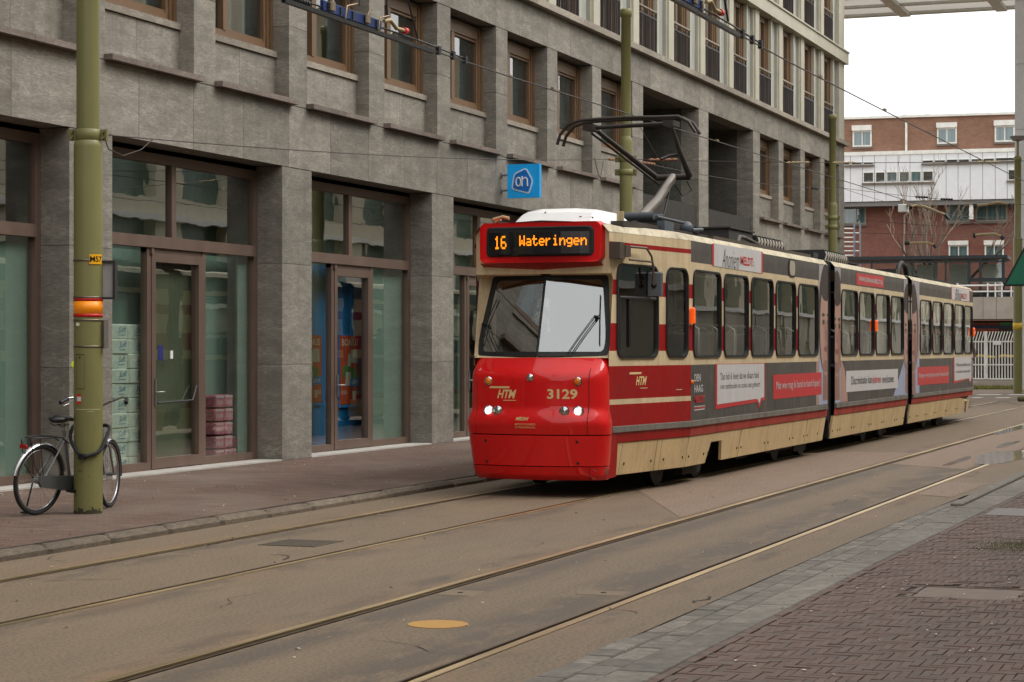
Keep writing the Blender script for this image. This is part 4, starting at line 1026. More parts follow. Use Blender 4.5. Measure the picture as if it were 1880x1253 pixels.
# underframe and bogies
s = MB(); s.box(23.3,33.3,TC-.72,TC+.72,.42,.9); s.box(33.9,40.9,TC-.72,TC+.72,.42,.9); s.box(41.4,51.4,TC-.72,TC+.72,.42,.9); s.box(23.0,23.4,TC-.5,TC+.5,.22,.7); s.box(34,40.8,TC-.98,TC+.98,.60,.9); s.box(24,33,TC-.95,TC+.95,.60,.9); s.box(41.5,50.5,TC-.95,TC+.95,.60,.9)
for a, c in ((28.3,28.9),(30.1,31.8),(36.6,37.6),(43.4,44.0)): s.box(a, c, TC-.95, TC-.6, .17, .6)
obj('underframe', s, M('soot_and_shade_underframe', L(20,18,17), .9), tram)  # near-black tone deepens the shade beneath the tram
WH = M('wheel_steel', L(26,23,22), .6, .3)
for xc in (25.9, 32.2, 39.2, 46.0):
    s = MB()
    s.box(xc-1.15, xc+1.15, TC-.90, TC-.82, .30, .46); s.box(xc-1.15, xc+1.15, TC+.82, TC+.90, .30, .46); s.box(xc-.42, xc+.42, TC-.98, TC-.86, .12, .34); s.box(xc-.3, xc+.3, TC-.8, TC+.8, .25, .5)
    bg_ = obj('bogie', s, M('bogie_frame', L(24,21,20), .8), tram)
    for dx in (-.9, .9):
        s = MB()
        for sg_ in (-1, 1):
            yy = TC + sg_*.74; s.cyl((xc+dx,yy-.05,.335),(xc+dx,yy+.05,.335),.33,28); s.cyl((xc+dx,yy-.09,.335),(xc+dx,yy+.09,.335),.10,12)
        s.cyl((xc+dx,TC-.74,.335),(xc+dx,TC+.74,.335),.06,10); obj('wheelset', s, WH, bg_)
# seats, poles
sb2 = MB(); sb2.bbox(-.04,.05,-.42,.42,.55,1.02,.03); sb2.bbox(.05,.42,-.42,.42,.45,.53,.03); sb2.box(.15,.25,-.3,.3,0,.45); sme = sb2.mesh('seat', SEATM)
rb = MB(); rb.tube([(-.05,-.40,.7),(-.05,-.40,1.06),(-.05,-.3,1.12),(-.05,.3,1.12),(-.05,.40,1.06),(-.05,.40,.7)],.014,6); rme = rb.mesh('seat_rail', STEEL)
for xs in ([26.0+.92*i for i in range(7)], [34.7+.92*i for i in range(6)], [42.5+.92*i for i in range(8)]):
    for x in xs:
        for yy in (TC-.66, TC+.66): o = inst('seat', sme, tram, (x-NX0, yy-TC, .9)); inst('seat_rail', rme, o, (0,0,0))
s = MB()
for x in (25.6,27.6,29.6,31.6,34.6,36.6,38.6,40.2,42.4,44.4,46.4,48.4):
    s.tube([(x,TC-.28,.9),(x,TC-.28,3.0)], .017, 6)
s.tube([(25.3,TC-.45,2.72),(33,TC-.45,2.72)],.017,6); s.tube([(34,TC-.45,2.72),(40.6,TC-.45,2.72)],.017,6); s.tube([(41.6,TC-.45,2.72),(50,TC-.45,2.72)],.017,6)
obj('grab_poles', s, STEEL, tram)
# small oval destination window in the grey band
s = MB(); A = rrect(30.62,30.98,2.80,3.02,.08); s.poly([sideP(x,z,True,.012) for x,z in A],0); B = rrect(30.58,31.02,2.77,3.04,.1); s.poly([sideP(x,z,True,.008) for x,z in B],1); obj('side_display', s, [M('pale_blind', L(176,164,146), .4), RUBBER], tram)
# roof equipment
s = MB(); A = [(23.05,-.60),(23.05,.60)]
prof = [(-.70,3.21),(-.60,3.37),(-.30,3.385),(.22,3.39),(.50,3.375),(.66,3.22)]
s.prism([(22.98,TC-p[0]*-1 if False else TC+(-p[0])*1.0 + .0,p[1]) for p in prof], (.3,0,0)) if False else None
ya = [(.36,3.21),(.30,3.36),(.12,3.39),(-.32,3.39),(-.58,3.37),(-.72,3.21)]
nn = len(ya); rings = [[(X, TC-.1+(y+.1)*ky, 3.19+(z-3.19)*kz if z > 3.3 else z-.01) for y, z in ya] for X, ky, kz in ((22.98,1.0,.15),(23.10,.98,.72),(23.28,.96,1.0),(24.2,.96,1.0),(24.4,.98,.4))]
s.add([p for r_ in rings for p in r_], [(i*nn+k, i*nn+k+1, (i+1)*nn+k+1, (i+1)*nn+k) for i in range(4) for k in range(nn-1)] + [tuple(range(nn))], 0); ac = obj('roof_fairing', s, M('white_fairing', L(224,222,220), .4, var=.05), tram)
s = MB(); s.box(23.09,23.16,TC+.0,TC+.012,3.25,3.345); s.box(23.04,23.075,TC-.60,TC-.5,3.22,3.27)
for z in (3.22,3.26): s.box(23.04,23.07,TC-.46,TC-.43,z,z+.02)
obj('fairing_vents', s, IRON, ac)
s = MB(); s.tube([(23.0,TC+.62,3.22),(23.0,TC+.5,3.25),(23.0,TC+.42,3.23)],.02,8); s.cyl((23.02,TC+.60,3.20),(23.02,TC+.54,3.23),.03,10); obj('roof_horn', s, M('tan_plastic', L(180,150,110), .5), tram)
s = MB(); s.cyl((23.55,TC-.77,3.16),(23.55,TC-.77,3.36),.045,14); obj('radio_antenna', s, M('tan_antenna', L(176,158,122), .5), tram)
s = MB(); s.box(23.9,27.6,TC-.80,TC+.8,3.20,3.27); s.box(23.4,24.2,TC-.85,TC-.70,3.18,3.24); obj('roof_board', s, M('sooty_board', L(56,50,42), .8, var=.2), tram)
s = MB()
for x in (25.3,25.75): s.cyl((x,TC-.66,3.41),(x,TC+.50,3.41),.055,14); s.box(x-.03,x+.03,TC-.45,TC-.40,3.27,3.40); s.box(x-.03,x+.03,TC+.30,TC+.35,3.27,3.40)
s.cyl((25.3,TC-.70,3.40),(26.3,TC-.76,3.38),.02,10); obj('roof_resistor', s, M('slate_grey', L(66,70,76), .5), tram)
s = MB(); s.box(25.1,25.5,TC-.86,TC-.76,3.18,3.34); s.ball((26.6,TC-.72,3.33),.10,.09,.09); s.cyl((26.6,TC-.8,3.3),(26.9,TC-.85,3.32),.025,8); obj('roof_junction_box', s, M('slate_blue', L(76,84,92), .5), tram)
s = MB(); s.box(27.0,33.0,TC-.98,TC-.90,3.20,3.245); s.box(27.0,33.0,TC+.90,TC+.98,3.20,3.245); s.tube([(28.6,TC-.9,3.22),(28.9,TC-.85,3.33),(29.4,TC-.8,3.34),(30.4,TC-.85,3.24)],.03,8); obj('roof_duct', s, M('brown_duct', L(70,60,52), .6), tram)
def boxy(x0, x1, y0, y1, h, nm='equipment_box'): s = MB(); s.bbox(x0,x1,TC+y0,TC+y1,3.2,3.2+h,.01); s.box(x0-.04,x1+.04,TC+y0-.03,TC+y1+.03,3.2+h+.001,3.2+h+.025); return obj(nm, s, M('box_grey', L(62,60,58), .6, .2), tram)
boxy(29.2, 30.6, -.62, .6, .27)
def coils(x0, n, y0):
    s = MB(); s.box(x0, x0+n*.19, TC+y0, TC+.4, 3.2, 3.33)
    for i in range(n): s.box(x0+i*.19+.03, x0+i*.19+.09, TC+y0-.02, TC+.42, 3.3, 3.45)
    o = obj('resistor_bank', s, IRON, tram); s = MB()
    for i in range(n): x = x0+i*.19; s.tube([(x,TC+y0-.03,3.22),(x+.03,TC+y0-.06,3.36),(x+.10,TC+y0-.03,3.41),(x+.17,TC+y0-.05,3.34),(x+.2,TC+y0-.03,3.24)],.016,6)
    obj('cable_loops', s, M('pale_cable', L(150,142,130), .6), o)
coils(30.75, 9, -.62); boxy(32.6, 33.1, -.5, .5, .12); coils(35.6, 10, -.62); boxy(34.2, 35.4, -.55, .6, .12); boxy(37.8, 38.7, -.6, .5, .10)
s = MB(); s.tube([(42.4,TC-.7,3.22),(42.55,TC-.7,3.42),(42.9,TC-.7,3.5),(43.3,TC-.7,3.44),(43.5,TC-.7,3.24)],.05,10); s.box(43.4,47.5,TC-.95,TC-.85,3.2,3.25); obj('roof_hose', s, RUBBER, tram)
# pantograph
PT = M('pantograph_steel', L(62,54,50), .5, .5); PT2 = M('pantograph_grey', L(120,112,104), .4, .5)
s = MB(); s.box(26.5,28.0,TC-.5,TC-.42,3.30,3.38); s.box(26.5,28.0,TC+.42,TC+.5,3.30,3.38); s.box(26.6,26.7,TC-.5,TC+.5,3.30,3.38); s.box(27.8,27.9,TC-.5,TC+.5,3.30,3.38)
pg = obj('pantograph_base', s, PT, tram)
K = Vector((28.25, TC+.0, 4.10))
s = MB(); s.tube([(26.75,TC-.02,3.42),(27.5,TC-.05,3.72),tuple(K+Vector((0,-.06,0)))],[.075,.07,.062],12); s.cyl((26.75,TC-.3,3.42),(26.75,TC+.3,3.42),.05,10); obj('lower_arm', s, PT2, tram)
s = MB(); s.tube([tuple(K+Vector((0,-.32,0))),tuple(K+Vector((0,.22,0)))],.045,10)
s.tube([tuple(K+Vector((0,.20,.02))),(26.55,8.70,4.63)],[.045,.03],10); s.tube([tuple(K+Vector((0,-.30,.02))),(27.6,7.83,4.4),(26.6,7.66,4.66)],[.045,.035,.026],10)
s.tube([tuple(K+Vector((-.06,.12,-.10))),(26.6,8.76,4.58)],.016,6); s.tube([(27.62,8.10,4.30),(27.75,8.0,4.36),(27.7,7.83,4.36)],.022,8); obj('upper_arm', s, PT, tram)
s = MB()
for x in (26.38, 26.62):
    pts = [(x,9.17,4.42),(x,9.13,4.55),(x,9.02,4.68),(x,8.86,4.73)] + [(x,8.8-.08*i*1.4,4.735+.012*math.sin(i/9*3.14)) for i in range(10)] + [(x,7.50,4.735),(x,7.36,4.66),(x,7.27,4.52)]
    s.tube(pts,.022,8)
s.tube([(26.5,8.78,4.64),(26.5,7.62,4.66)],.028,8); s.tube([(26.4,8.72,4.66),(26.62,8.72,4.66)],.03,8); s.tube([(26.4,7.66,4.67),(26.62,7.66,4.67)],.03,8); s.box(26.34,26.66,8.66,8.80,4.60,4.68); s.box(26.34,26.66,7.56,7.70,4.62,4.69)
obj('contact_head', s, PT, tram)
s = MB(); s.tube([tuple(K+Vector((.05,-.25,-.05))),(28.35,TC-.3,3.92),(28.25,TC-.2,3.84),(28.2,TC-.1,4.0)],.01,6); s.tube([tuple(K+Vector((-.1,-.06,-.12))),(27.55,TC-.1,3.4)],.014,6); obj('pantograph_cable', s, BLACK, tram)

# lettering and printed wrap on the street side
YS = TC - 1.17
def sp(px, py, o=.004): p = onY(px, py, YS); return (p.x, YS - o, p.z)
def sq(s, pts, o=.004, m=0): s.poly([sp(a, b_, o) for a, b_ in pts], m)
def st(s, body, x0, yt0, yb0, x1, yt1, yb1, o=.007, m=0, bold=0.0, shear=0.0):        # lettering set in a band given by its corners in the photograph
    a = onY(x0, yb0, YS); b_ = onY(x0, yt0, YS); c = onY(x1, yb1, YS); d = onY(x1, yt1, YS); w = c.x - a.x; h = (b_.z - a.z + d.z - c.z)/2; z0 = (a.z + c.z)/2
    text_fit(s, body, lambda u, v: (a.x + u, YS - o, z0 + v), w, h, m, bold, shear)
s = MB()
tp = lambda x, z, o: sideP(x, z, True, o)
text_fit(s, 'HTM', lambda u, v: tp(23.62+u, 1.275+v, .004), .30, .105, 0, .03, .35); s.quad(tp(23.44,1.405,.004),tp(23.76,1.405,.004),tp(23.78,1.43,.004),tp(23.46,1.43,.004)); s.quad(tp(23.74,1.235,.004),tp(23.94,1.235,.004),tp(23.945,1.243,.004),tp(23.745,1.243,.004)); s.quad(tp(24.75,1.2,.004),tp(24.93,1.2,.004),tp(24.935,1.208,.004),tp(24.755,1.208,.004))
obj('side_lettering', s, CREAM_INK, tram)
s = MB(); st(s,'DEN',1274,687,700.5,1285.5,687,700.5,bold=.02); st(s,'HAAG',1274,707,721,1289.5,706.5,720.5,bold=.02)
sq(s,[(1274,746.5),(1294,744.5),(1294,746),(1274,748)]); sq(s,[(1274,752.5),(1293,750),(1293,752),(1274,754.5)]); obj('wrap_lettering_white', s, PWHITE, tram)
s = MB(); st(s,'MELDT',1274,727,740,1293,726,739,bold=.03); sq(s,[(1274,749),(1294,747),(1294,749.5),(1274,751)]); obj('wrap_lettering_red', s, PREDW, tram)
for nm, mat, o, polys in (('wrap_red_panel', PREDW, .004, [[(1313,668.5),(1404,667),(1404,735),(1396.5,736.5),(1394,750.5),(1389.5,738.5),(1313,752)],[(1419,688.5),(1508,684),(1508,724.5),(1419,733.5)],
        [(1572,501.5),(1622,508),(1622,529),(1572,523)],[(1684,674.5),(1742,672),(1742,703.5),(1684,708)],[(1750,656.5),(1783.5,655.5),(1783.5,695),(1781,705),(1778.5,696),(1750,705)],[(1307,447),(1400,463),(1400,503),(1307,488.5)],[(1746,526.5),(1780,531.5),(1780,554.5),(1746,550.5)]]),
    ('wrap_white_panel', PWHITE, .006, [[(1316,669.5),(1402,668),(1402,730),(1396,731),(1394,742),(1389.5,732.5),(1316,743)],[(1553,681.5),(1648,677.5),(1648,712.5),(1553,720.5)],[(1310,447),(1397,462),(1397,502),(1310,489)],[(1752,656.5),(1783,655.5),(1783,693),(1780.5,702),(1778,694.5),(1752,700)],[(1747,527),(1779,532),(1779,554),(1747,550.5)]])):
    for pl_ in polys: s = MB(); sq(s, pl_, o); obj(nm, s, mat, tram)
s = MB(); st(s,'\u2018Dan heb ik liever dat we elkaars hand',1321.5,684,697,1392,682.5,695.5); st(s,'niet vasthouden en zoiets niet gebeurt.\u2019',1322,704,717.5,1396,700.5,714)
st(s,'Discriminatie kan',1562,691,706,1600,689.5,704.5,.009); st(s,'overkomen.',1619,688.5,703.5,1641,687.5,702.5,.009); st(s,'Anoniem',1325,455,493,1356,463,493.5,.009,0,-.012,.45)
st(s,'\u2018Waarom wordt dat zo vaak',1755,666.5,673,1781.5,666,672.5,.009); st(s,'en mij nooit iets gevraagd?\u2019',1755,679.5,686.5,1781,678.5,685.5,.009); st(s,'Bibia',1753,531,551,1764,532,552,.009,0,-.005,.4); obj('wrap_lettering_black', s, PINK_BLACK, tram)
s = MB(); st(s,'Met wie mag ik hand in hand lopen?',1424,701,719,1505,695.5,713.5,.009); st(s,'WWW.DENHAAGMELDT.NL',1576,508,516.5,1620,514.5,523,.009,0,.012); st(s,'Wanneer vind je mij een \u00e9chte Nederlander?',1686,685.5,696.5,1741,682,693,.009); obj('wrap_lettering_white', s, PWHITE, tram)
s = MB(); st(s,'iedereen',1601,689.5,704,1617,688.5,703,.009,0,.008); st(s,'MELDT:',1358.5,471,487,1383,474,490,.009,0,.025); st(s,'MELDT:',1764.5,539,549,1775,540.5,550.5,.009,0,.02); obj('wrap_lettering_red', s, PREDW, tram)
SK1 = M('portrait_skin_print', L(176,138,124), .5, var=.1, scale=3); SK2 = M('portrait_skin_print_shade', L(146,108,96), .5, var=.1); HAIR = M('portrait_hair_print', L(58,46,42), .5, var=.3, scale=8); LAV = M('portrait_pale_print', L(160,154,158), .5, var=.08); SHIRT = M('portrait_shirt_print', L(160,168,192), .5, var=.06); LIP = M('portrait_lip_print', L(138,82,78), .5)
def portrait(s, x0, x1, fc, fw, zc, fh, bx):                  # printed half face: clipped to its car end
    E_ = lambda cx, cz, rx, rz, o, m, a0=0, a1=360: s.poly([(min(x1,max(x0,cx+rx*math.cos(math.radians(a0+(a1-a0)*i/20)))), YS-o, cz+rz*math.sin(math.radians(a0+(a1-a0)*i/20))) for i in range(21)], m)
    s.poly([(x0,YS-.0036,1.51),(x1,YS-.0036,1.51),(x1,YS-.0036,3.04),(x0,YS-.0036,3.04)],0); s.poly([(x0,YS-.0036,.82),(x1,YS-.0036,.82),(x1,YS-.0036,1.51),(x0,YS-.0036,1.51)],5 if bx else 0)
    E_(fc, zc+.12, fw*1.28, fh*1.15, .0042, 2); s.poly([(max(x0,fc-fw*.55),YS-.0046,zc-fh*1.5),(min(x1,fc+fw*.55),YS-.0046,zc-fh*1.5),(min(x1,fc+fw*.45),YS-.0046,zc-fh*.5),(max(x0,fc-fw*.45),YS-.0046,zc-fh*.5)],3)
    E_(fc, zc, fw, fh, .0050, 1); E_(fc, zc+fh*.85, fw*.95, fh*.32, .0053, 2)
    for d in (-.42, .42):
        E_(fc+d*fw, zc+.10*fh, fw*.20, fh*.055, .0056, 2); E_(fc+d*fw, zc+.25*fh, fw*.26, fh*.035, .0056, 2)
    E_(fc+fw*.45, zc-.25*fh, fw*.38, fh*.5, .0052, 3); E_(fc-fw*.10, zc-.02*fh, fw*.09, fh*.2, .0054, 3); E_(fc, zc-.80*fh, fw*.5, fh*.13, .0053, 3)
    E_(fc, zc-.18*fh, fw*.16, fh*.10, .0056, 3); E_(fc, zc-.45*fh, fw*.36, fh*.06, .0056, 4)
PM = [LAV, SK1, HAIR, SK2, LIP, SHIRT]
for a in ((32.70, 33.37, 33.22, .44, 2.05, .78, True),(33.94, 34.40, 34.10, .42, 2.0, .76, True),(40.42, 40.85, 40.80, .40, 1.98, .76, True),(41.37, 42.22, 41.50, .46, 1.98, .78, True)): s = MB(); portrait(s, *a); obj('portrait_print', s, PM, tram)
for q, m in (([(32.5,.82),(32.69,.82),(32.69,1.5),(32.5,1.5)],1),([(34.41,.82),(35.0,.82),(34.9,1.1),(34.75,1.35),(34.5,1.5),(34.41,1.5)],1),([(39.3,.82),(40.41,.82),(40.41,1.45)],5)): s = MB(); s.poly([(x,YS-.0038,z) for x, z in q]); obj('portrait_print', s, PM[m], tram)
for o in tram.children:                                          # roof gear sits on the roof skin
    if o.name.split('.')[0] in ('roof_fairing','roof_board','roof_resistor','roof_junction_box','roof_duct','equipment_box','resistor_bank','roof_hose','radio_antenna','joint_cover'): o.location.z -= .04
# ---------------------------------------------------------------- catenary poles along the left kerb
PY = 11.16
BOLT = M('pole_bolt_steel', L(120,116,100), .4, .6)
def catenary_pole(x, label, close):
    t = thing('catenary_pole', label, 'pole', (x, PY, .078), 0, 'green catenary poles along the left pavement')
    c = (x, PY, .078); s = MB()
    s.lathe(c, [(.142,0),(.142,3.62),(.138,3.66),(.118,3.69)], 40); obj('lower_shaft', s, POLE_G, t)
    s = MB(); s.lathe(c, [(.115,3.6),(.115,5.30),(.110,5.36),(.090,5.42)], 32); obj('middle_shaft', s, POLE_G, t)
    s = MB(); s.lathe(c, [(.088,5.3),(.088,7.56),(.105,7.57),(.105,7.68),(.09,7.70),(0,7.71)], 28); obj('upper_shaft', s, POLE_G, t)
    zs = (3.74,) if close else (4.78, 5.02)
    for z in zs:
        s = MB(); s.lathe(c, [(.118,z-.055),(.126,z-.05),(.126,z+.05),(.118,z+.055)], 32)
        for sx, sy in ((SP,-CP),(-SP,CP)):
            for k in (.128, .165): s.box(x+sx*k-.018, x+sx*k+.018, PY+sy*k-.03, PY+sy*k+.03, .078+z-.055, .078+z+.055)
            for dz in (-.03, .03): s.cyl((x+sx*.155-CP*.02, PY+sy*.155-SP*.03, .078+z+dz), (x+sx*.155-CP*.05, PY+sy*.155-SP*.05, .078+z+dz), .012, 8, 1)
        obj('clamp_collar', s, [POLE_G, BOLT], t)
    return t
pole1 = catenary_pole(17.98, 'olive green pole with an orange band and a bicycle chained to it', True)
pole2 = catenary_pole(35.85, 'olive green pole rising behind the tram roof beside the pantograph', False)
pole3 = catenary_pole(53.85, 'olive green pole at the far end of the stone building', False)
def ring(x, z0, z1, r, mat, name, par, n=40): s = MB(); s.lathe((x,PY,0), [(.142,z0),(r,z0),(r,z1),(.142,z1)], n); return obj(name, s, mat, par)
def pz(py): return CH - (py - HY) * 20.6 / F
ring(17.98, pz(576), pz(553), .1445, M('orange_reflective_band', L(240,142,16), .35, emit=L(240,130,10), es=.12), 'orange_band', pole1)
for a, b_ in ((553,546.5),(582.5,576.3)): ring(17.98, pz(b_), pz(a), .1452, M('red_band_paint', L(190,22,20), .4), 'red_band', pole1)
for y in (478, 546, 588, 636.5): ring(17.98, pz(y+1.6), pz(y-1.6), .1475, M('steel_strap', L(120,108,94), .35, .7), 'steel_strap', pole1)
def polar(ang, z, o=.0): a = PHI + math.pi + ang; return (17.98 + (.142+o)*math.cos(a), PY + (.142+o)*math.sin(a), z)   # ang 0 faces the camera, positive to the right
def curved(s, a0, a1, z0, z1, o, n=8, m=0):
    for i in range(n): p = a0+(a1-a0)*i/n; q = a0+(a1-a0)*(i+1)/n; s.quad(polar(p,z0,o),polar(q,z0,o),polar(q,z1,o),polar(p,z1,o),m)
plate_y = M('yellow_number_plate', L(246,178,20), .4)
s = MB(); a0 = .28; curved(s, a0, 1.25, pz(485), pz(467), .0075); pl = obj('number_plate', s, plate_y, pole1)
s = MB(); text_fit(s, 'M57', lambda u, v: polar(a0+.03+u, pz(481)+v, .0095), .9, .055, 0, .02); obj('plate_lettering', s, BLACK, pl)
s = MB(); z0, z1 = pz(714.5), pz(651.5)
for a, c, e, f in ((-.75,-.73,z0,z1),(-.07,-.05,z0,z1)): curved(s, a, c, e, f, .0015, 1)
curved(s, -.75, -.05, z0-.004, z0+.004, .0015); curved(s, -.75, -.05, z1-.004, z1+.004, .0015); s.cyl(polar(-.42,pz(657),-.01), polar(-.42,pz(657),.006), .01, 8); obj('hatch_outline', s, M('hatch_gap', L(60,58,34), .8), pole1)
s = MB(); p = Vector(polar(-.55, pz(596), .002)); d = Vector((-CP,-SP,0)); s.cyl(p, p+d*.012, .018, 14); obj('round_bolt', s, M('bolt_head', L(196,200,170), .3, .5), pole1)
s = MB(); p = Vector(polar(-1.5, pz(670), .0)); s.ball(p, .022, .022, .035, 12, 8); obj('yellow_reflector', s, M('lime_reflector', L(206,230,20), .3, emit=L(206,230,20), es=.2), pole1)
s = MB(); curved(s, -.66, -.32, pz(742), pz(724), .002, 5, 0); curved(s, -.64, -.30, pz(737), pz(729), .003, 5, 1); obj('torn_sticker', s, [M('red_sticker', L(214,32,30), .5), M('sticker_pale', L(206,208,216), .5)], pole1)
s = MB(); r = random.Random(9)
for i in range(26):
    a = r.uniform(-.9,1.2); z = r.choice((r.uniform(.1,.75), r.uniform(.8,2.4))); w = r.uniform(.01,.045); h = r.uniform(.006,.02); curved(s, a, a+w, z, z+h, .0012, 1, r.choice((0,0,1)))
[curved(s, -1.4+k*.14, -1.4+(k+1)*.14, .078, .10+.05*r.random(), .0012, 1, 0) for k in range(20)]; curved(s,-.62,-.18,.62,.632,.002,4,0); curved(s,-.55,-.2,.50,.508,.002,4,0); curved(s,-.8,1.1,1.105,1.112,.0018,10,2); curved(s,.1,.6,1.085,1.09,.0018,4,2); obj('scars_and_foot_shade', s, [M('scar_and_shade_dark', L(56,52,30), .8), M('scar_rust', L(138,72,32), .8), M('scar_pale', L(186,184,140), .7)], pole1)  # ragged dark ring at the foot: dirt doubling as contact shade
SIGNB = M('frame_black', L(28,24,24), .5)
pc = Vector((17.98, PY, 0)); rt = Vector((SP,-CP,0)); fw = Vector((CP,SP,0))
t = thing('notice_board', 'black framed board seen edge-on strapped to the orange-banded pole', 'notice board', tuple(pc+rt*.14+Vector((0,0,pz(550)))))
s = MB(); z0, z1 = pz(549), pz(477.5)
def bx(s, u0, u1, d0, d1, z0, z1, m=0):                       # box along the camera-facing right vector from the pole axis
    q = [pc+rt*u+fw*d for u, d in ((u0,d0),(u1,d0),(u1,d1),(u0,d1))]
    s.prism([(p.x,p.y,z0) for p in q], (0,0,z1-z0), m)
bx(s,.143,.27,-.02,.10,z1-.02,z1); bx(s,.143,.27,-.02,.10,z0,z0+.02); bx(s,.245,.27,-.02,.10,z0+.02,z1-.02); obj('frame', s, SIGNB, t)
s = MB(); bx(s,.146,.244,.01,.03,z0+.022,z1-.022); obj('sheet', s, M('grey_sign_back', L(150,146,146), .6), t)
t = thing('junction_box', 'small grey weathered box strapped below the orange band of the pole', 'box', tuple(pc+rt*.14+Vector((0,0,pz(640)))))
s = MB(); bx(s,.143,.165,-.03,.06,pz(640),pz(588.5)); obj('back_plate', s, M('grimy_grey', L(84,76,66), .8, var=.5, scale=18), t)
s = MB(); bx(s,.166,.21,-.05,.08,pz(639),pz(587.5)); obj('case', s, M('grey_case', L(128,122,114), .5), t)
# far pole with lamp head, pole at the right edge with the green sign
LX = 82.0; x4 = onX(1868.5, 641, LX); t = thing('lamp_post', 'tall green post with a flat lamp head beside the pale column', 'lamp post', (LX, x4.y, 0))
s = MB(); c = (LX, x4.y, 0); s.lathe(c, [(.175,0),(.175,5.9),(.165,5.95),(.13,6.0),(.13,8.9),(.15,8.92),(.15,9.05),(.05,9.1),(.05,9.75)], 20); obj('shaft', s, POLE_G, t)
s = MB(); q = Vector((LX, x4.y, 9.75)); s.prism([tuple(q+rt*a+Vector((0,0,b_))-fw*.2) for a, b_ in ((-.24,.1),(.30,.1),(.2,-.06),(-.12,-.06))], tuple(fw*.5)); obj('lamp_head', s, M('lamp_grey', L(104,98,88), .5), t)
s = MB(); s.lathe(c, [(.18,2.45),(.185,2.45),(.185,2.7),(.18,2.7)], 20); obj('yellow_band', s, M('yellow_band', L(220,180,60), .5), t)
t = thing('sign_post', 'mossy dark green post at the right edge of the brick pavement', 'post', (18.6, 2.10, 0))
s = MB(); s.cyl((18.6,2.12,-.03),(18.6,2.12,3.4),.038,14); obj('shaft', s, M('mossy_green_paint', L(58,62,34), .8, var=.3, scale=8), t)
s = MB(); p = onZ(1872,733,0); d0 = 18.3; q = Vector((18.6,2.12,CH-(733-HY)*18.2/F)); s.tube([tuple(q+Vector((0,.0,0))), tuple(q+Vector((-.02,.10,0)))], .024, 10); s.ball(tuple(q+Vector((-.02,.10,0))),.024,.014,.024); obj('stub_bracket', s, M('mossy_bracket', L(88,84,52), .8, var=.3, scale=10), t)
t = thing('green_sign', 'dark green triangular sign with a black edge on the right-hand post', 'sign', (18.5, 2.2, 2.2))
SXg = 18.52
def sgx(px, py, o=0): p = onX(px, py, SXg - o); return (SXg - o, p.y, p.z)
s = MB(); s.prism([sgx(1841,526), sgx(1935,526), sgx(1935,410), sgx(1904,410)], (.02,0,0)); obj('edge', s, M('sign_black_edge', L(24,30,26), .5), t)
s = MB(); s.prism([sgx(1847.5,522.5,.003), sgx(1931,522.5,.003), sgx(1931,414,.003), sgx(1906.5,414,.003)], (-.004,0,0)); obj('face', s, M('sign_green', L(6,112,84), .35, coat=.3), t)

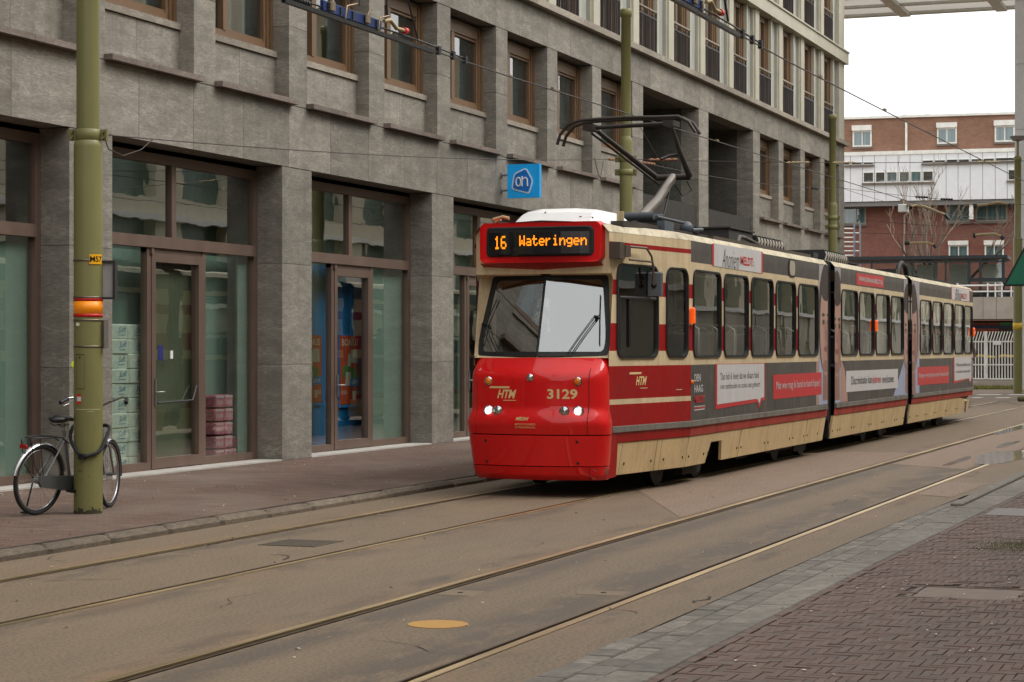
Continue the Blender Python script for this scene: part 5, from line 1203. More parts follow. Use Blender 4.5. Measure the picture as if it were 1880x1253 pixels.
# ---------------------------------------------------------------- overhead wires
WIRE = M('wire_bronze', L(70,62,58), .5, .5); INSUL = M('brown_insulator', L(146,98,66), .4); INSW = M('pale_insulator', L(172,152,112), .4); BLUEB = M('blue_insulating_board', L(14,42,96), .4); REDC = M('red_cap', L(206,24,34), .35); BRASS = M('bronze_fitting', L(150,132,112), .4, .6)
def sagpts(a, b, sag, n=16):
    a, b = Vector(a), Vector(b); return [a.lerp(b, i/n) - Vector((0,0,sag*4*(i/n)*(1-i/n))) for i in range(n+1)]
def zc(x): return 4.76 + max(0, x-21)*.010
for yw, lab, side in ((TC,'contact wire over the tram track sliding on the pantograph','far'),(4.95,'contact wire over the nearer empty track','near')):
    t = thing('contact_wire', lab, 'wire', (0, yw, 4.7), 0, 'overhead contact wires')
    s = MB(); s.tube([(x, yw + .10*math.sin(x/11), zc(x)) for x in range(-14, 120, 4)], .0075, 6); obj('wire', s, WIRE, t)
    s = MB(); y = yw + .10*math.sin(18/11)
    for x in (23.6, 27.5, 31): yy = yw + .10*math.sin(x/11); s.box(x-.05,x+.05,yy-.018,yy+.018,zc(x)-.0,zc(x)+.03)
    obj('wire_clip', s, BRASS, t)
    t = thing('section_insulator', 'blue insulating board with red-capped horn in the '+('far' if yw > 6 else 'near')+' contact wire', 'insulator', (17, y, 4.8), 0, 'section insulators in the contact wires')
    s = MB(); s.box(16.5,19.9,y-.022,y+.022,4.735,4.772); s.tube([(15.6,y,4.79),(16.6,y,4.81),(19.6,y,4.82),(20.8,y,4.80)], .009, 6); obj('runner', s, BLACK, t)
    for x in (16.2, 19.95, 20.4, 20.8): pass
    s = MB()
    for x in (16.25,20.05,20.45,20.8): s.box(x-.03,x+.03,y-.02,y+.02,4.745,4.83)
    for i in range(7): s.cyl((16.66+i*.05,y,4.80),(16.69+i*.05,y,4.80),.026,10)
    obj('end_clamp', s, IRON, t)
    s = MB(); s.bbox(17.27,18.57,y-.018,y+.018,4.785,4.878,.004); bd = obj('insulating_board', s, BLUEB, t)
    s = MB()
    for i in range(5):
        for dz in (.02,.046,.072): s.cyl((17.36+i*.27,y-.018,4.785+dz),(17.36+i*.27,y-.03,4.785+dz),.012,8)
    obj('board_bolts', s, IRON, bd)
    s = MB()
    for x in (17.42,18.2): s.bbox(x-.04,x+.05,y-.05,y-.02,4.80,4.89,.012); s.tube([(x,y-.04,4.88),(x+.05,y-.05,4.96)],.009,6)
    for x in (17.75,18.5): s.tube([(x-.03,y-.03,4.77),(x-.02,y-.04,4.89),(x+.18,y-.05,4.94)],.009,6)
    obj('arcing_horn', s, BRASS, t)
    s = MB(); s.tube([(18.62,y-.02,4.88),(18.75,y-.03,4.91),(18.9,y-.03,4.85),(19.08,y-.03,4.855)],.02,8,0); s.cyl((19.08,y-.03,4.855),(19.15,y-.03,4.858),.032,14,1); obj('capped_horn', s, [INSW, REDC], t)
    s = MB()
    for a, b_ in (((17.1,y,4.93),(17.5,y+.5,6.3)),((17.9,y,4.93),(18.0,y-.2,6.3)),((18.1,y,4.95),(18.4,y+.1,6.3)),((18.75,y,4.95),(18.5,y,6.3)),((19.5,y,4.83),(18.5,y,6.3)),((16.8,y,4.82),(17.0,y+.1,5.2))): s.tube([a, b_], .011, 6)
    obj('hanger', s, IRON, t)
def span(label, pts, ins=(), r=.006, matI=INSUL, group='span wires between the poles'):
    t = thing('span_wire', label, 'wire', tuple(pts[0]), 0, group); s = MB(); s.tube(pts, r, 5); obj('wire', s, WIRE, t)
    P_ = [Vector(p) for p in pts]
    for f0, f1, rr, mm in ins:
        a = P_[0].lerp(P_[-1], f0); b_ = P_[0].lerp(P_[-1], f1); k0 = min(range(len(P_)), key=lambda i: (P_[i]-a).length); off = P_[k0] - P_[0].lerp(P_[-1], k0/(len(P_)-1))
        s = MB(); n = 5; s.tube([a+off, b_+off], rr*.6, 8)
        for i in range(n): q = a.lerp(b_, (i+.5)/n)+off; s.tube([q-(b_-a).normalized()*.02, q+(b_-a).normalized()*.02], rr, 10)
        obj('insulator', s, mm, t)
    return t
A1 = Vector((17.98,PY,3.82)) + rt*.17; A2 = Vector((35.85,PY,5.1)); A3 = Vector((53.85,PY,5.86)); A4 = Vector((LX,PY,7.0))
s1 = span('long wire from the nearest pole to the pole beside the pantograph', sagpts(A1, A2 - rt*.16, .10, 24), ((.972,.988,.022,INSUL),))
s = MB(); s.tube([tuple(A1+Vector((0,0,-.05))), tuple(A1+rt*.03+Vector((0,0,-.14))), tuple(A1+rt*.12+Vector((.1,0,-.20))), tuple(A1+rt*.20+Vector((.3,0,-.12))), tuple(A1+rt*.24+Vector((.45,0,.0)))], .007, 6); obj('earth_loop', s, WIRE, s1)
s = MB(); e = A2 - rt*.16; q = s1; s.tube([tuple(e-Vector((1.3,0,.09))), tuple(e-Vector((1.15,.02,.35))), tuple(e-Vector((.95,.0,.42))), tuple(e-Vector((.8,0,.10)))], .007, 6); obj('earth_loop', s, WIRE, s1)
span('wire from the pole by the pantograph to the last green pole', sagpts(A2, A3, .12, 20), ((.04,.10,.03,INSUL),(.86,.90,.03,BLACK)))
span('cross wire with yellow insulators from the pole by the pantograph over both tracks', sagpts(A2+Vector((0,0,.0)), (39.2,1.5,5.15), .10, 20), ((.04,.09,.028,INSUL),(.28,.32,.018,INSW),(.36,.40,.018,INSW),(.61,.65,.018,INSW),(.71,.75,.018,INSW)))
span('cross wire with pull-off arms from the last green pole', sagpts(A3+Vector((0,0,.05)), (57,1.0,5.5), .30, 20), ((.20,.23,.03,BLACK),(.26,.29,.03,BLACK)))
span('upper guy wire from the pole by the pantograph to the stone wall', [A2+Vector((0,0,1.0)), Vector((48,V0,5.6))], ())
span('wire running on from the last green pole towards the lamp post', sagpts(A3+Vector((0,0,.1)), Vector((LX,x4.y,6.8)), .35, 20), ())
def arms(label, pts, rr): t = thing('pull_off_arm', label, 'pull-off arm', tuple(pts[0]), 0, 'curved pull-off arms on the cross wires'); s = MB(); s.tube(pts, rr, 8); obj('arm', s, INSW, t); s = MB(); s.cyl(pts[0], Vector(pts[0]).lerp(Vector(pts[1]), .3), rr*2, 10); s.tube([pts[-1], tuple(Vector(pts[-1])+Vector((0,-.1,-.12)))], rr*1.4, 8); obj('clamp', s, IRON, t)
def ap(px, py, X): return tuple(onX(px, py, X))
arms('white curved arm left of the bare tree with a box lamp', [ap(1671,381,56),ap(1684,377,56),ap(1700,381,56),ap(1735,394,56)], .035)
arms('pale curved arm reaching the lamp post at upper height', [ap(1787,379,84),ap(1810,376,84),ap(1833,372,84),ap(1852,375,84)], .05)
arms('white curved arm low in front of the brick wall by the downpipe', [ap(1661,447,84),ap(1690,446,84),ap(1702,446,84),ap(1714,450,84)], .045)
arms('tan curved arm over the lower white-framed window', [ap(1787,433,80),ap(1800,431,80),ap(1826,430,80),ap(1838,434,80)], .055)
for i, (lab, pts) in enumerate((('thin distant wire across the brick wall below the white storey',[ap(1590,405,88),ap(1700,414,88),ap(1868,422,82)]),('lower thin distant wire across the brick wall',[ap(1580,428,86),ap(1720,432,88),ap(1868,436,92)]))):
    t = thing('span_wire', lab, 'wire', pts[0], 0, 'span wires between the poles'); s = MB(); s.tube(pts, .012, 5); obj('wire', s, WIRE, t)
p = onX(1657, 380, 56); t = thing('hanging_lamp', 'small white box lamp hung on the cross wire', 'lamp', tuple(p))
s = MB(); s.bbox(55.85,56.2,p.y-.13,p.y+.10,p.z-.14,p.z+.06,.015); obj('case', s, WHITE, t)
s = MB(); s.box(55.88,56.1,p.y-.03,p.y+.05,p.z+.061,p.z+.19); s.box(55.8,56.1,p.y-.26,p.y-.135,p.z-.0,p.z+.05); obj('hanger', s, BRASS, t)

# ---------------------------------------------------------------- bicycle chained to the nearest pole (x forward, y left, z up in its own space)
BK = thing('bicycle', 'grey city bicycle with silver mudguards leaning against the orange-banded pole', 'bicycle', (17.58, 11.50, .08), math.radians(-9.4))
BK.rotation_euler.x = math.radians(6)
R_ = .345; WB = 1.10
TYRE = M('bicycle_tyre', L(28,28,28), .75); FRAME = M('grey_bicycle_paint', L(122,122,124), .35, .3, coat=.3); ALU = M('bicycle_aluminium', L(182,182,184), .25, .95); BLK = M('bicycle_black', L(22,22,24), .35)
def circ(cx, cz, r, a0, a1, n, y=0): return [(cx+r*math.cos(math.radians(a0+(a1-a0)*i/n)), y, cz+r*math.sin(math.radians(a0+(a1-a0)*i/n))) for i in range(n+1)]
ST_A = Vector((.905,0,.66)); ST_M = Matrix.Translation(ST_A) @ Matrix.Rotation(math.radians(24), 4, Vector((-.065,0,.27)).normalized()) @ Matrix.Translation(-ST_A)
def steer(mb): mb.v = [tuple(ST_M @ Vector(p)) for p in mb.v]; return mb
for cx in (0, WB):
    SR = steer if cx else (lambda q: q)
    s = MB(); s.tube(circ(cx,R_,R_-.02,0,360,40)[:-1], .021, 8, closed=True); wh = obj('wheel', SR(s), TYRE, BK, local=True)
    s = MB(); s.tube(circ(cx,R_,R_-.048,0,360,40)[:-1], .011, 6, closed=True); obj('rim', SR(s), ALU, wh, local=True)
    s = MB(); s.cyl((cx,-.035,R_),(cx,.035,R_),.04 if cx == 0 else .022,14); s.cyl((cx,-.075,R_),(cx,.075,R_),.012,8); obj('hub', SR(s), ALU, wh, local=True)
    s = MB()
    for i in range(28):
        a = 2*math.pi*i/28; h = a + (.5 if i % 2 else -.5); s.tube([(cx+.035*math.cos(h),.022*(1 if i%4<2 else -1),R_+.035*math.sin(h)),(cx+(R_-.05)*math.cos(a),0,R_+(R_-.05)*math.sin(a))], .0013, 4)
    obj('spokes', SR(s), ALU, wh, local=True)
def guard(cx, a0, a1, nm):
    s = MB(); P_ = circ(cx,R_,R_+.022,a0,a1,22); vs = []
    for x, y, z in P_:
        d = Vector((x-cx,0,z-R_)).normalized()
        for k, (dy, dr) in enumerate(((-.028,-.016),(-.018,-.002),(0,.004),(.018,-.002),(.028,-.016))): vs.append((x+d.x*dr, dy, z+d.z*dr))
    s.add(vs, [(i*5+k,i*5+k+1,(i+1)*5+k+1,(i+1)*5+k) for i in range(22) for k in range(4)], 0, True); obj(nm, steer(s) if cx else s, ALU, BK, local=True)
guard(0, 10, 170, 'rear_mudguard'); guard(WB, -8, 118, 'front_mudguard')
BBx, BBz = .46, .285
s = MB(); st_t = (.30,0,.82); hd_b = (.905,0,.66); hd_t = (.84,0,.93)
s.tube([(BBx,0,BBz),st_t], .017, 10); s.tube([(BBx,0,BBz),(.70,0,.36),(.85,0,.56),hd_b], .020, 10); s.tube([hd_b,hd_t], .019, 10)
for y in (-.055,.055): s.tube([(0,y,R_),(BBx-.02,y*.6,BBz)], .010, 8); s.tube([(0,y,R_),(.33,y*.35,.76)], .009, 8)
s.tube([(BBx,-.04,BBz),(BBx,.04,BBz)], .026, 12); obj('frame', s, FRAME, BK, local=True)
s = MB()
for y in (-.05,.05): s.tube([(WB,y,R_),(.965,y,.62),(.93,y*.5,.70)], .012, 8)
s.tube([(.915,-.045,.66),(.915,.045,.66)], .018, 8); obj('fork', steer(s), FRAME, BK, local=True)
s = MB(); s.prism([(-.07,-.062,R_+.05),(-.09,-.062,R_-.0),(-.05,-.062,R_-.06),(BBx+.02,-.062,BBz-.075),(BBx+.10,-.062,BBz-.02),(BBx+.10,-.062,BBz+.04),(BBx,-.062,BBz+.085),(.0,-.062,R_+.055)], (0,-.03,0)); obj('chain_case', s, M('chain_case_grey', L(74,76,76), .35, coat=.2), BK, local=True)
s = MB(); s.cyl((BBx,-.095,BBz),(BBx,-.115,BBz),.075,20); s.tube([(BBx,-.11,BBz),(BBx-.15,-.125,BBz-.04)], .012, 8); s.tube([(BBx,.10,BBz),(BBx+.15,.11,BBz+.04)], .012, 8); s.box(BBx-.20,BBx-.10,-.21,-.13,BBz-.055,BBz-.03); s.box(BBx+.10,BBx+.20,.12,.20,BBz+.03,BBz+.055); obj('crank', s, BLK, BK, local=True)
s = MB(); s.tube([st_t,(.28,0,.91)], .013, 8); obj('seat_post', s, ALU, BK, local=True)
s = MB()
secs_ = [(-.02,.005,.01,1.0),(.0,.06,.03,1.005),(.05,.10,.04,1.01),(.11,.095,.036,1.01),(.17,.055,.03,1.012),(.24,.03,.026,1.01),(.29,.018,.02,1.0),(.305,.003,.004,.995)]; vs = []
for x, w, h, z in secs_:
    for k in range(12): a = 2*math.pi*k/12; vs.append((x+.13, w*math.cos(a), z + h*math.sin(a)))
s.add(vs, [(i*12+k,i*12+(k+1)%12,(i+1)*12+(k+1)%12,(i+1)*12+k) for i in range(7) for k in range(12)], 0, True); s.tube([(.16,.05,.965),(.20,.05,.94),(.34,.02,.955)],.005,6); s.tube([(.16,-.05,.965),(.20,-.05,.94),(.34,-.02,.955)],.005,6); s.v = [(x, y, z-.07) for x, y, z in s.v]; obj('saddle', s, BLK, BK, local=True)
s = MB()
s.tube([hd_t,(.825,0,1.0),(.84,0,1.05)], .012, 8, 0); s.tube([(.84,0,1.05),(.86,-.08,1.09),(.83,-.22,1.14),(.74,-.30,1.135),(.60,-.335,1.10)], .0125, 10, 0); s.tube([(.84,0,1.05),(.86,.08,1.09),(.83,.22,1.14),(.74,.30,1.135),(.60,.335,1.10)], .0125, 10, 0); hb = obj('handlebar', steer(s), ALU, BK, local=True)
s = MB(); s.tube([(.72,-.308,1.13),(.585,-.338,1.096)], .020, 10); s.tube([(.72,.308,1.13),(.585,.338,1.096)], .020, 10); obj('grip', steer(s), BLK, hb, local=True)
s = MB(); s.tube([(.76,-.255,1.11),(.74,-.29,1.085),(.62,-.32,1.06)], .006, 6); s.tube([(.76,.255,1.11),(.74,.29,1.085),(.62,.32,1.06)], .006, 6); obj('brake_lever', steer(s), ALU, hb, local=True)
s = MB(); s.tube([(.33,-.05,.70),(.20,-.07,.765),(-.18,-.07,.77),(-.22,-.06,.74),(-.235,0,.68),(-.22,.06,.74),(-.18,.07,.77),(.20,.07,.765),(.33,.05,.70)], .007, 6); s.tube([(.2,-.025,.766),(-.2,-.025,.77)],.005,6); s.tube([(.2,.025,.766),(-.2,.025,.77)],.005,6)
for y in (-.065,.065): s.tube([(-.10,y,.77),(0,y,R_)], .005, 6); s.tube([(-.22,y,.74),(-.15,y,.5),(0,y,R_)], .005, 6)
obj('luggage_rack', s, BLK, BK, local=True)
s = MB(); s.bbox(-.262,-.235,-.05,.05,.665,.705,.008); obj('rear_light', s, M('red_rear_lamp', L(150,14,16), .2, coat=.6), BK, local=True)
s = MB(); s.tube([(.02,.09,R_-.02),(-.02,.12,.02)], .009, 6); s.box(-.05,.02,.10,.16,-.0,.015); obj('kickstand', s, BLK, BK, local=True)
t = thing('chain_lock', 'black sleeved chain lock looped round the orange-banded pole and the bicycle', 'lock', (17.98, PY, .95))
zt = lambda py: CH-(py-HY)*20.55/F
pts = [tuple(pc - rt*.16 + fw*.16 + Vector((0,0,zt(783)))), tuple(pc - rt*.175 + Vector((0,0,zt(800)))), tuple(pc - rt*.13 - fw*.11 + Vector((0,0,zt(818)))), tuple(pc - rt*.03 - fw*.165 + Vector((0,0,zt(838)))), tuple(pc + rt*.06 - fw*.16 + Vector((0,0,zt(836)))), tuple(pc + rt*.14 - fw*.10 + Vector((0,0,zt(828)))), tuple(pc + rt*.175 + fw*.02 + Vector((0,0,zt(805)))), tuple(pc + rt*.17 + fw*.16 + Vector((0,0,zt(785)))), tuple(pc + fw*.22 + Vector((0,0,zt(786))))]
def smooth(P_, k=4):
    P_ = [Vector(p) for p in P_]; N = len(P_); out = []
    for i in range(N):
        p0, p1, p2, p3 = P_[i-1], P_[i], P_[(i+1)%N], P_[(i+2)%N]
        for j in range(k): u = j/k; out.append(.5*((2*p1)+(p2-p0)*u+(2*p0-5*p1+4*p2-p3)*u*u+(3*p1-p0-3*p2+p3)*u**3))
    return out
q = smooth(pts); s = MB(); s.tube(q, [.016+.003*(i%2) for i in range(len(q))], 10, closed=True); obj('chain_sleeve', s, M('black_nylon_sleeve', L(30,29,32), .8, bump=.5, bscale=90), t)
s = MB(); s.bbox(pts[3][0]-.03,pts[3][0]+.04,pts[3][1]-.035,pts[3][1]+.035,pts[3][2]-.03,pts[3][2]+.025,.01); obj('lock_body', s, BLK, t)

# ---------------------------------------------------------------- people riding in the tram (seated, seen through the glass)
SKIN = M('skin', L(214,168,144), .6)
def person(label, x, y, coat, hairm, kz=0.0):
    t = thing('person', label, 'person', (x, y, .72), 0, None)
    V = {'pel':(.16,0,.58,.135),'bel':(.12,0,.74,.13),'chest':(.09,0,.98,.155),'neck':(.09,0,1.17,.055),'head0':(.07,0,1.27,.075),'head1':(.075,0,1.36,.088),'head2':(.08,0,1.43,.06)}
    names = list(V); vs = [V[k][:3] for k in names]; rs = [V[k][3] for k in names]; es = [(i,i+1) for i in range(6)]
    def chain(root, pts):
        prev = root
        for p in pts: vs.append(p[:3]); rs.append(p[3]); es.append((prev, len(vs)-1)); prev = len(vs)-1
    for sy in (-1, 1):
        chain(2, [(.09,sy*.19,1.06,.07),(.05,sy*.24,.82,.05),(-.16,sy*.20,.72,.038),(-.26,sy*.13,.73,.035)])
        chain(0, [(.10,sy*.10,.56,.095),(-.32,sy*.12,.57,.075),(-.34,sy*.12,.10,.045),(-.46,sy*.12,.05,.035)])
    me = bpy.data.meshes.new('body'); me.from_pydata(vs, es, [])
    o = bpy.data.objects.new('body', me); COL.objects.link(o); o.parent = t
    m = o.modifiers.new('skin', 'SKIN'); m.use_smooth_shade = True; m2 = o.modifiers.new('sub', 'SUBSURF'); m2.levels = 1; m2.render_levels = 1
    for i, r_ in enumerate(rs): me.skin_vertices[0].data[i].radius = (r_, r_)
    me.skin_vertices[0].data[0].use_root = True
    me.materials.append(coat)
    s = MB(); s.ball((.072,0,1.345),.098,.08,.118,14,10); s.ball((-.03,0,1.335),.016,.014,.022,8,6)
    for sy in (-1,1): s.ball((.08,sy*.082,1.345),.02,.01,.03,8,6); s.ball((-.018,sy*.03,1.365),.01,.012,.009,8,6,1)
    s.ball((-.018,0,1.285),.01,.022,.007,8,6,2); obj('face', s, [SKIN, BLACK, LIP], t, local=True)
    s = MB(); s.ball((.092,0,1.385),.10,.09,.105,14,10); obj('hair', s, hairm, t, local=True)
    return t
HB = M('brown_hair', L(70,52,40), .7); HG = M('grey_hair', L(128,122,114), .8); HY_ = M('fair_hair', L(170,140,96), .7); DKC = M('dark_coat', L(44,42,46), .85); BRC = M('brown_coat', L(78,62,56), .85); BLC = M('blue_jacket', L(52,60,84), .85); RDC = M('red_scarf_coat', L(120,50,46), .85)
def rider(px, off): p = onY(px, 612, TC + off); return p.x, TC + off           # where the sight line through that window meets the seat row
for lab, px, off, ct_, hr in (('person in a dark coat in the driving seat behind the windscreen', 990, .12, DKC, HB),
    ('person with red collar at the front windows of the middle car', 1566, -.74, RDC, HB),
    ('fair-haired person in a brown coat at the rear windows of the middle car', 1633, -.76, BRC, HY_),
    ('grey-haired person leaning by the last window of the middle car', 1648, -.62, BRC, HG),
    ('person in a dark coat at the first windows of the rear car', 1697, -.78, DKC, HB),
    ('person in blue at the middle windows of the rear car', 1719, -.76, BLC, HB),
    ('person in brown at the fourth window of the rear car', 1742, -.76, BRC, HB),
    ('grey-haired person by the last window of the rear car', 1770, -.78, BRC, HG)):
    x, y = rider(px, off); person(lab, x + (.0 if px < 1000 else 0), y, ct_, hr)
# ---------------------------------------------------------------- beyond the crossing: canopy, brick building, gallery, fence, tree
E2 = Vector((.0681,-.9977,0)).normalized(); RZ = math.atan2(E2.y, E2.x)
class Line:
    def __init__(s, px, X): s.A = onX(px, HY, X); s.A.z = 0; s.B = s.A + E2
    def at(s, px, py): p = onL(px, py, s.A, s.B); return ((p - s.A).to_2d().dot(E2.to_2d()), p.z)
    def box(s, mb, p0, p1, y0, y1, m=0):                     # photo rectangle -> box in the line's own space
        (a, z1), (c, z0) = s.at(*p0), s.at(*p1); mb.box(min(a,c), max(a,c), y0, y1, min(z0,z1), max(z0,z1), m); return mb
def translucent(name, col, f):                                 # sheet made translucent so daylight brightens it in place of haze
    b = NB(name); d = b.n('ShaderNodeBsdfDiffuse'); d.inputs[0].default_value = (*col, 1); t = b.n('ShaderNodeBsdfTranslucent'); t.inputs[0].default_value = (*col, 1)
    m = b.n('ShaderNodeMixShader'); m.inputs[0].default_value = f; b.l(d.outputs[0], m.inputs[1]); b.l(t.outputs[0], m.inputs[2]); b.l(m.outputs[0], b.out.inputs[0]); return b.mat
def brickwall(name, ca, cb, cm):
    b = NB(name); tc = b.n('ShaderNodeTexCoord').outputs['Object']; sp = b.n('ShaderNodeSeparateXYZ'); b.l(tc, sp.inputs[0])
    q = b.n('ShaderNodeCombineXYZ'); b.l(sp.outputs[0], q.inputs[0]); b.l(sp.outputs[2], q.inputs[1])
    t = b.n('ShaderNodeTexBrick'); b.l(q.outputs[0], t.inputs['Vector']); t.inputs['Scale'].default_value = 1
    t.inputs['Color1'].default_value = (*ca,1); t.inputs['Color2'].default_value = (*cb,1); t.inputs['Mortar'].default_value = (*cm,1)
    t.inputs['Brick Width'].default_value = .22; t.inputs['Row Height'].default_value = .0725; t.inputs['Mortar Size'].default_value = .010
    n = b.noise(tc, 1.2, 5, .6); col = b.mix(b.mapr(n, .4, .7, 0, .45), t.outputs[0], tuple(x*.7 for x in ca))
    return b.bsdf(col, .9, 0, t.outputs[1], .2, .01, spec=.2)
BR1 = brickwall('brown_red_brickwork', L(148,106,86), L(126,92,76), L(146,124,108)); BR2 = brickwall('red_brickwork', L(136,86,74), L(116,76,68), L(132,104,94))
WPAN = M('white_cladding', L(222,223,224), .45, var=.04); WTRIM = M('white_trim', L(226,224,216), .5); CURT2 = M('blue_curtain', L(128,150,152), .8, var=.5, scale=2, stretch=(4,4,.05)); GL2 = glass_mat('far_glass', (.7,.76,.76), .12, 3)
DKW = M('dark_window_panel', L(74,66,60), .5)
fb = Line(1548, 125.0)
bb = thing('brick_building', 'brown brick building with a white clad middle storey closing the view', 'building', tuple(fb.A), RZ)
w0, _ = fb.at(1440, 400); w1, _ = fb.at(1960, 400)
zt = fb.at(1700, 215)[1]; zb1 = fb.at(1700, 281)[1]; zb2 = fb.at(1700, 369)[1]
s = MB(); s.box(w0, w1, .15, 12, zb1, zt); obj('upper_wall', s, BR1, bb, local=True)
s = MB(); s.box(w0, w1, .0, 12, zt+.002, zt+.14); s.box(w0, w1, -.45, .2, zb1-.10, zb1+.12); obj('white_coping', s, WTRIM, bb, local=True)
s = MB(); s.box(w0, w1, .9, 12, -.1, zb2-.3); obj('lower_wall', s, BR2, bb, local=True)
s = MB(); s.box(w0, w1, -.25, 12, zb2-.02, zb1-.1); obj('white_band_core', s, M('cladding_joint', L(130,130,130), .8), bb, local=True)
s = MB(); s.box(w0, w1, -.3, 1.0, zb2-.28, zb2-.021); obj('band_soffit', s, M('soffit_grey', L(120,118,116), .8), bb, local=True)
xs = [1540,1563,1585,1607,1628,1650,1672,1694,1716,1738,1760,1782,1805,1828,1850,1873,1896,1920]
for i in range(len(xs)-1):
    a = fb.at(xs[i], 330)[0]; c = fb.at(xs[i+1], 330)[0]; m = MB(); m.box(a+.012, c-.012, -.40, -.25, zb2, zb1-.101); obj('white_panel', m, WPAN, bb, local=True)
def fwin(p0, p1, frame, glassmat, y, box=None, mull=(.5,), cur=True, fw_=.09):
    (a, z1), (c, z0) = fb.at(*p0), fb.at(*p1); m = MB(); d = fw_
    for q in ((a,a+d,z0,z1),(c-d,c,z0,z1),(a+d,c-d,z0,z0+d),(a+d,c-d,z1-d,z1)): m.box(q[0],q[1],y-.06,y+.02,q[2],q[3])
    for k in mull: x = a+(c-a)*k; m.box(x-.03,x+.03,y-.055,y+.02,z0+d,z1-d)
    m.box(a-.06,c+.06,y-.16,y-.061,z0-.12,z0-.01,1)
    w = obj('window', m, [frame, M('stone_sill_dark', L(110,100,92), .8) if 'stone_sill_dark' not in bpy.data.materials else bpy.data.materials['stone_sill_dark']], bb, local=True)
    m = MB(); m.quad((a+d,y-.02,z0+d),(c-d,y-.02,z0+d),(c-d,y-.02,z1-d),(a+d,y-.02,z1-d)); obj('glass_pane', m, GL2, w, local=True)
    m = MB(); m.box(a+d, c-d, y-.004, y+.012, z0+d, z1-d); obj('curtain', m, CURT2 if cur else DKW, w, local=True)
    if box:
        (a2, z3), (c2, z2) = fb.at(*box[0]), fb.at(*box[1]); m = MB(); m.box(a2,c2,y-.22,y+.1,z2,z3); obj('shutter_box', m, WTRIM, w, local=True)
fwin((1565,240.5),(1600,269),WTRIM,GL2,.14,((1564,231),(1600,239.5)))
fwin((1720,235),(1756.5,263.5),WTRIM,GL2,.14,((1719,226),(1757,234)))
fwin((1826,231),(1863,260),WTRIM,GL2,.14,((1824.5,221.5),(1863,230)))
for x0, x1, y0, y1 in ((1551.5,1562,300.5,304.5),(1564.5,1584,300,304),(1586.5,1605,299.5,303.5),(1695,1714.5,296,301),(1717,1736.5,295.5,300.5),(1739,1759,294.5,299.5),(1761,1780.5,294,299),(1784,1804,293.5,298),(1806.5,1826,292.5,297.5),(1829,1868,291.5,296.5)):
    fwin((x0,y0),(x1,y1),WTRIM,GL2,-.40,None,(),False,.02)
for i, (x0, x1) in enumerate(((1586,1606),(1608.5,1627),(1629,1649),(1652,1671.5),(1673,1693),(1695,1715),(1851,1880))):
    d = (x0-1586)*.019; fwin((x0,317.5-d),(x1,337-d),WTRIM,GL2,-.40,None,(),i in (2,3,4),.05)
fwin((1540,374),(1587,410.5),M('taupe_frame', L(140,132,118), .6),GL2,.88,None,(.62,)); TAUPE = bpy.data.materials['taupe_frame']
fwin((1734,368.5),(1779,406.5),TAUPE,GL2,.88,None,(.5,)); fwin((1789,367.5),(1848,405),TAUPE,GL2,.88,None,(.35,.68))
fwin((1739.5,449),(1776,474),WTRIM,GL2,.88,((1738.5,441.5),(1776,449)),(.5,)); fwin((1806,448.5),(1841.5,474),WTRIM,GL2,.88,((1804.5,440.5),(1842,448.5)),(.5,))
s = MB(); fb.box(s, (1662,224.5), (1665.5,281), -.06, .149); obj('downpipe', s, WTRIM, bb, local=True)
s = MB(); fb.box(s, (1780,367.5), (1787,403), -.2, .6); obj('white_pier', s, WTRIM, bb, local=True)
p = fb.at(1658.5, 394); q = fb.at(1658.5, 560); r_ = fb.at(1663.5, 383)
s = MB(); s.tube([(r_[0],.6,r_[1]),(r_[0],.7,r_[1]-.3),(p[0],.8,p[1]),(q[0],.8,.0)], .07, 8); obj('downpipe', s, M('pale_pipe', L(178,168,158), .5), bb, local=True)
for px in (1652, 1692.5):
    a, z = fb.at(px, 213); s = MB(); s.lathe((a, 3, zt+.14), [(.6,0),(.55,.25),(.2,.34),(0,.36)], 16); obj('roof_dome', s, M('grey_dome', L(150,150,150), .4), bb, local=True)
# ladder tower at the corner
ld = Line(1560, 112.0); t = thing('scaffold_ladder', 'pale tubular ladder frame standing between the stone building and the brick wall', 'ladder', tuple(ld.A), RZ)
s = MB()
for px in (1568.5, 1579): a, z = ld.at(px, 411); s.tube([(a,0,0),(a,0,z)], .05, 6)
obj('upright', s, M('blue_grey_tube', L(128,138,150), .5, .4), t, local=True)
for i in range(12):
    py = 420 + i*8.2; a, z = ld.at(1540, py); c, z2 = ld.at(1579 if i % 2 else 1568.5, py); s = MB(); s.tube([(a,.03,z),(c,.03,z2)], .04, 6); obj('rung', s, WTRIM, t, local=True)
# glazed gallery in dark steel above a concrete parapet
gl = Line(1548, 108.0); gt = thing('glazed_gallery', 'dark steel and glass gallery in front of the brick building', 'station gallery', tuple(gl.A), RZ)
DST = M('dark_steel', L(44,50,54), .5, .2)
GLG = glass_mat('gallery_glass', (.80,.84,.82), .10, 3)
gx = lambda px: gl.at(px, 500)[0]; gz = lambda py: gl.at(1720, py)[1]
s = MB(); s.box(gx(1450), gx(1850), -.1, 3.4, gz(476), gz(470)); s.box(gx(1450), gx(1850), -.05, .0, gz(483), gz(480)); obj('roof_beam', s, DST, gt, local=True)
for px, w in ((1600,3),(1652,3.5),(1675,3),(1715.5,3.5),(1736,3),(1779,5.5),(1800,5.5),(1842,6),(1868,3)):
    s = MB(); s.box(gx(px-w/2), gx(px+w/2), -.05, .1, gz(552), gz(476)); obj('post', s, DST, gt, local=True)
s = MB(); s.box(gx(1779), gx(1868), -.02, .12, gz(518), gz(511.5)); s.box(gx(1700), gx(1868), 2.9, 3.0, gz(545), gz(530)); obj('rail_beam', s, DST, gt, local=True)
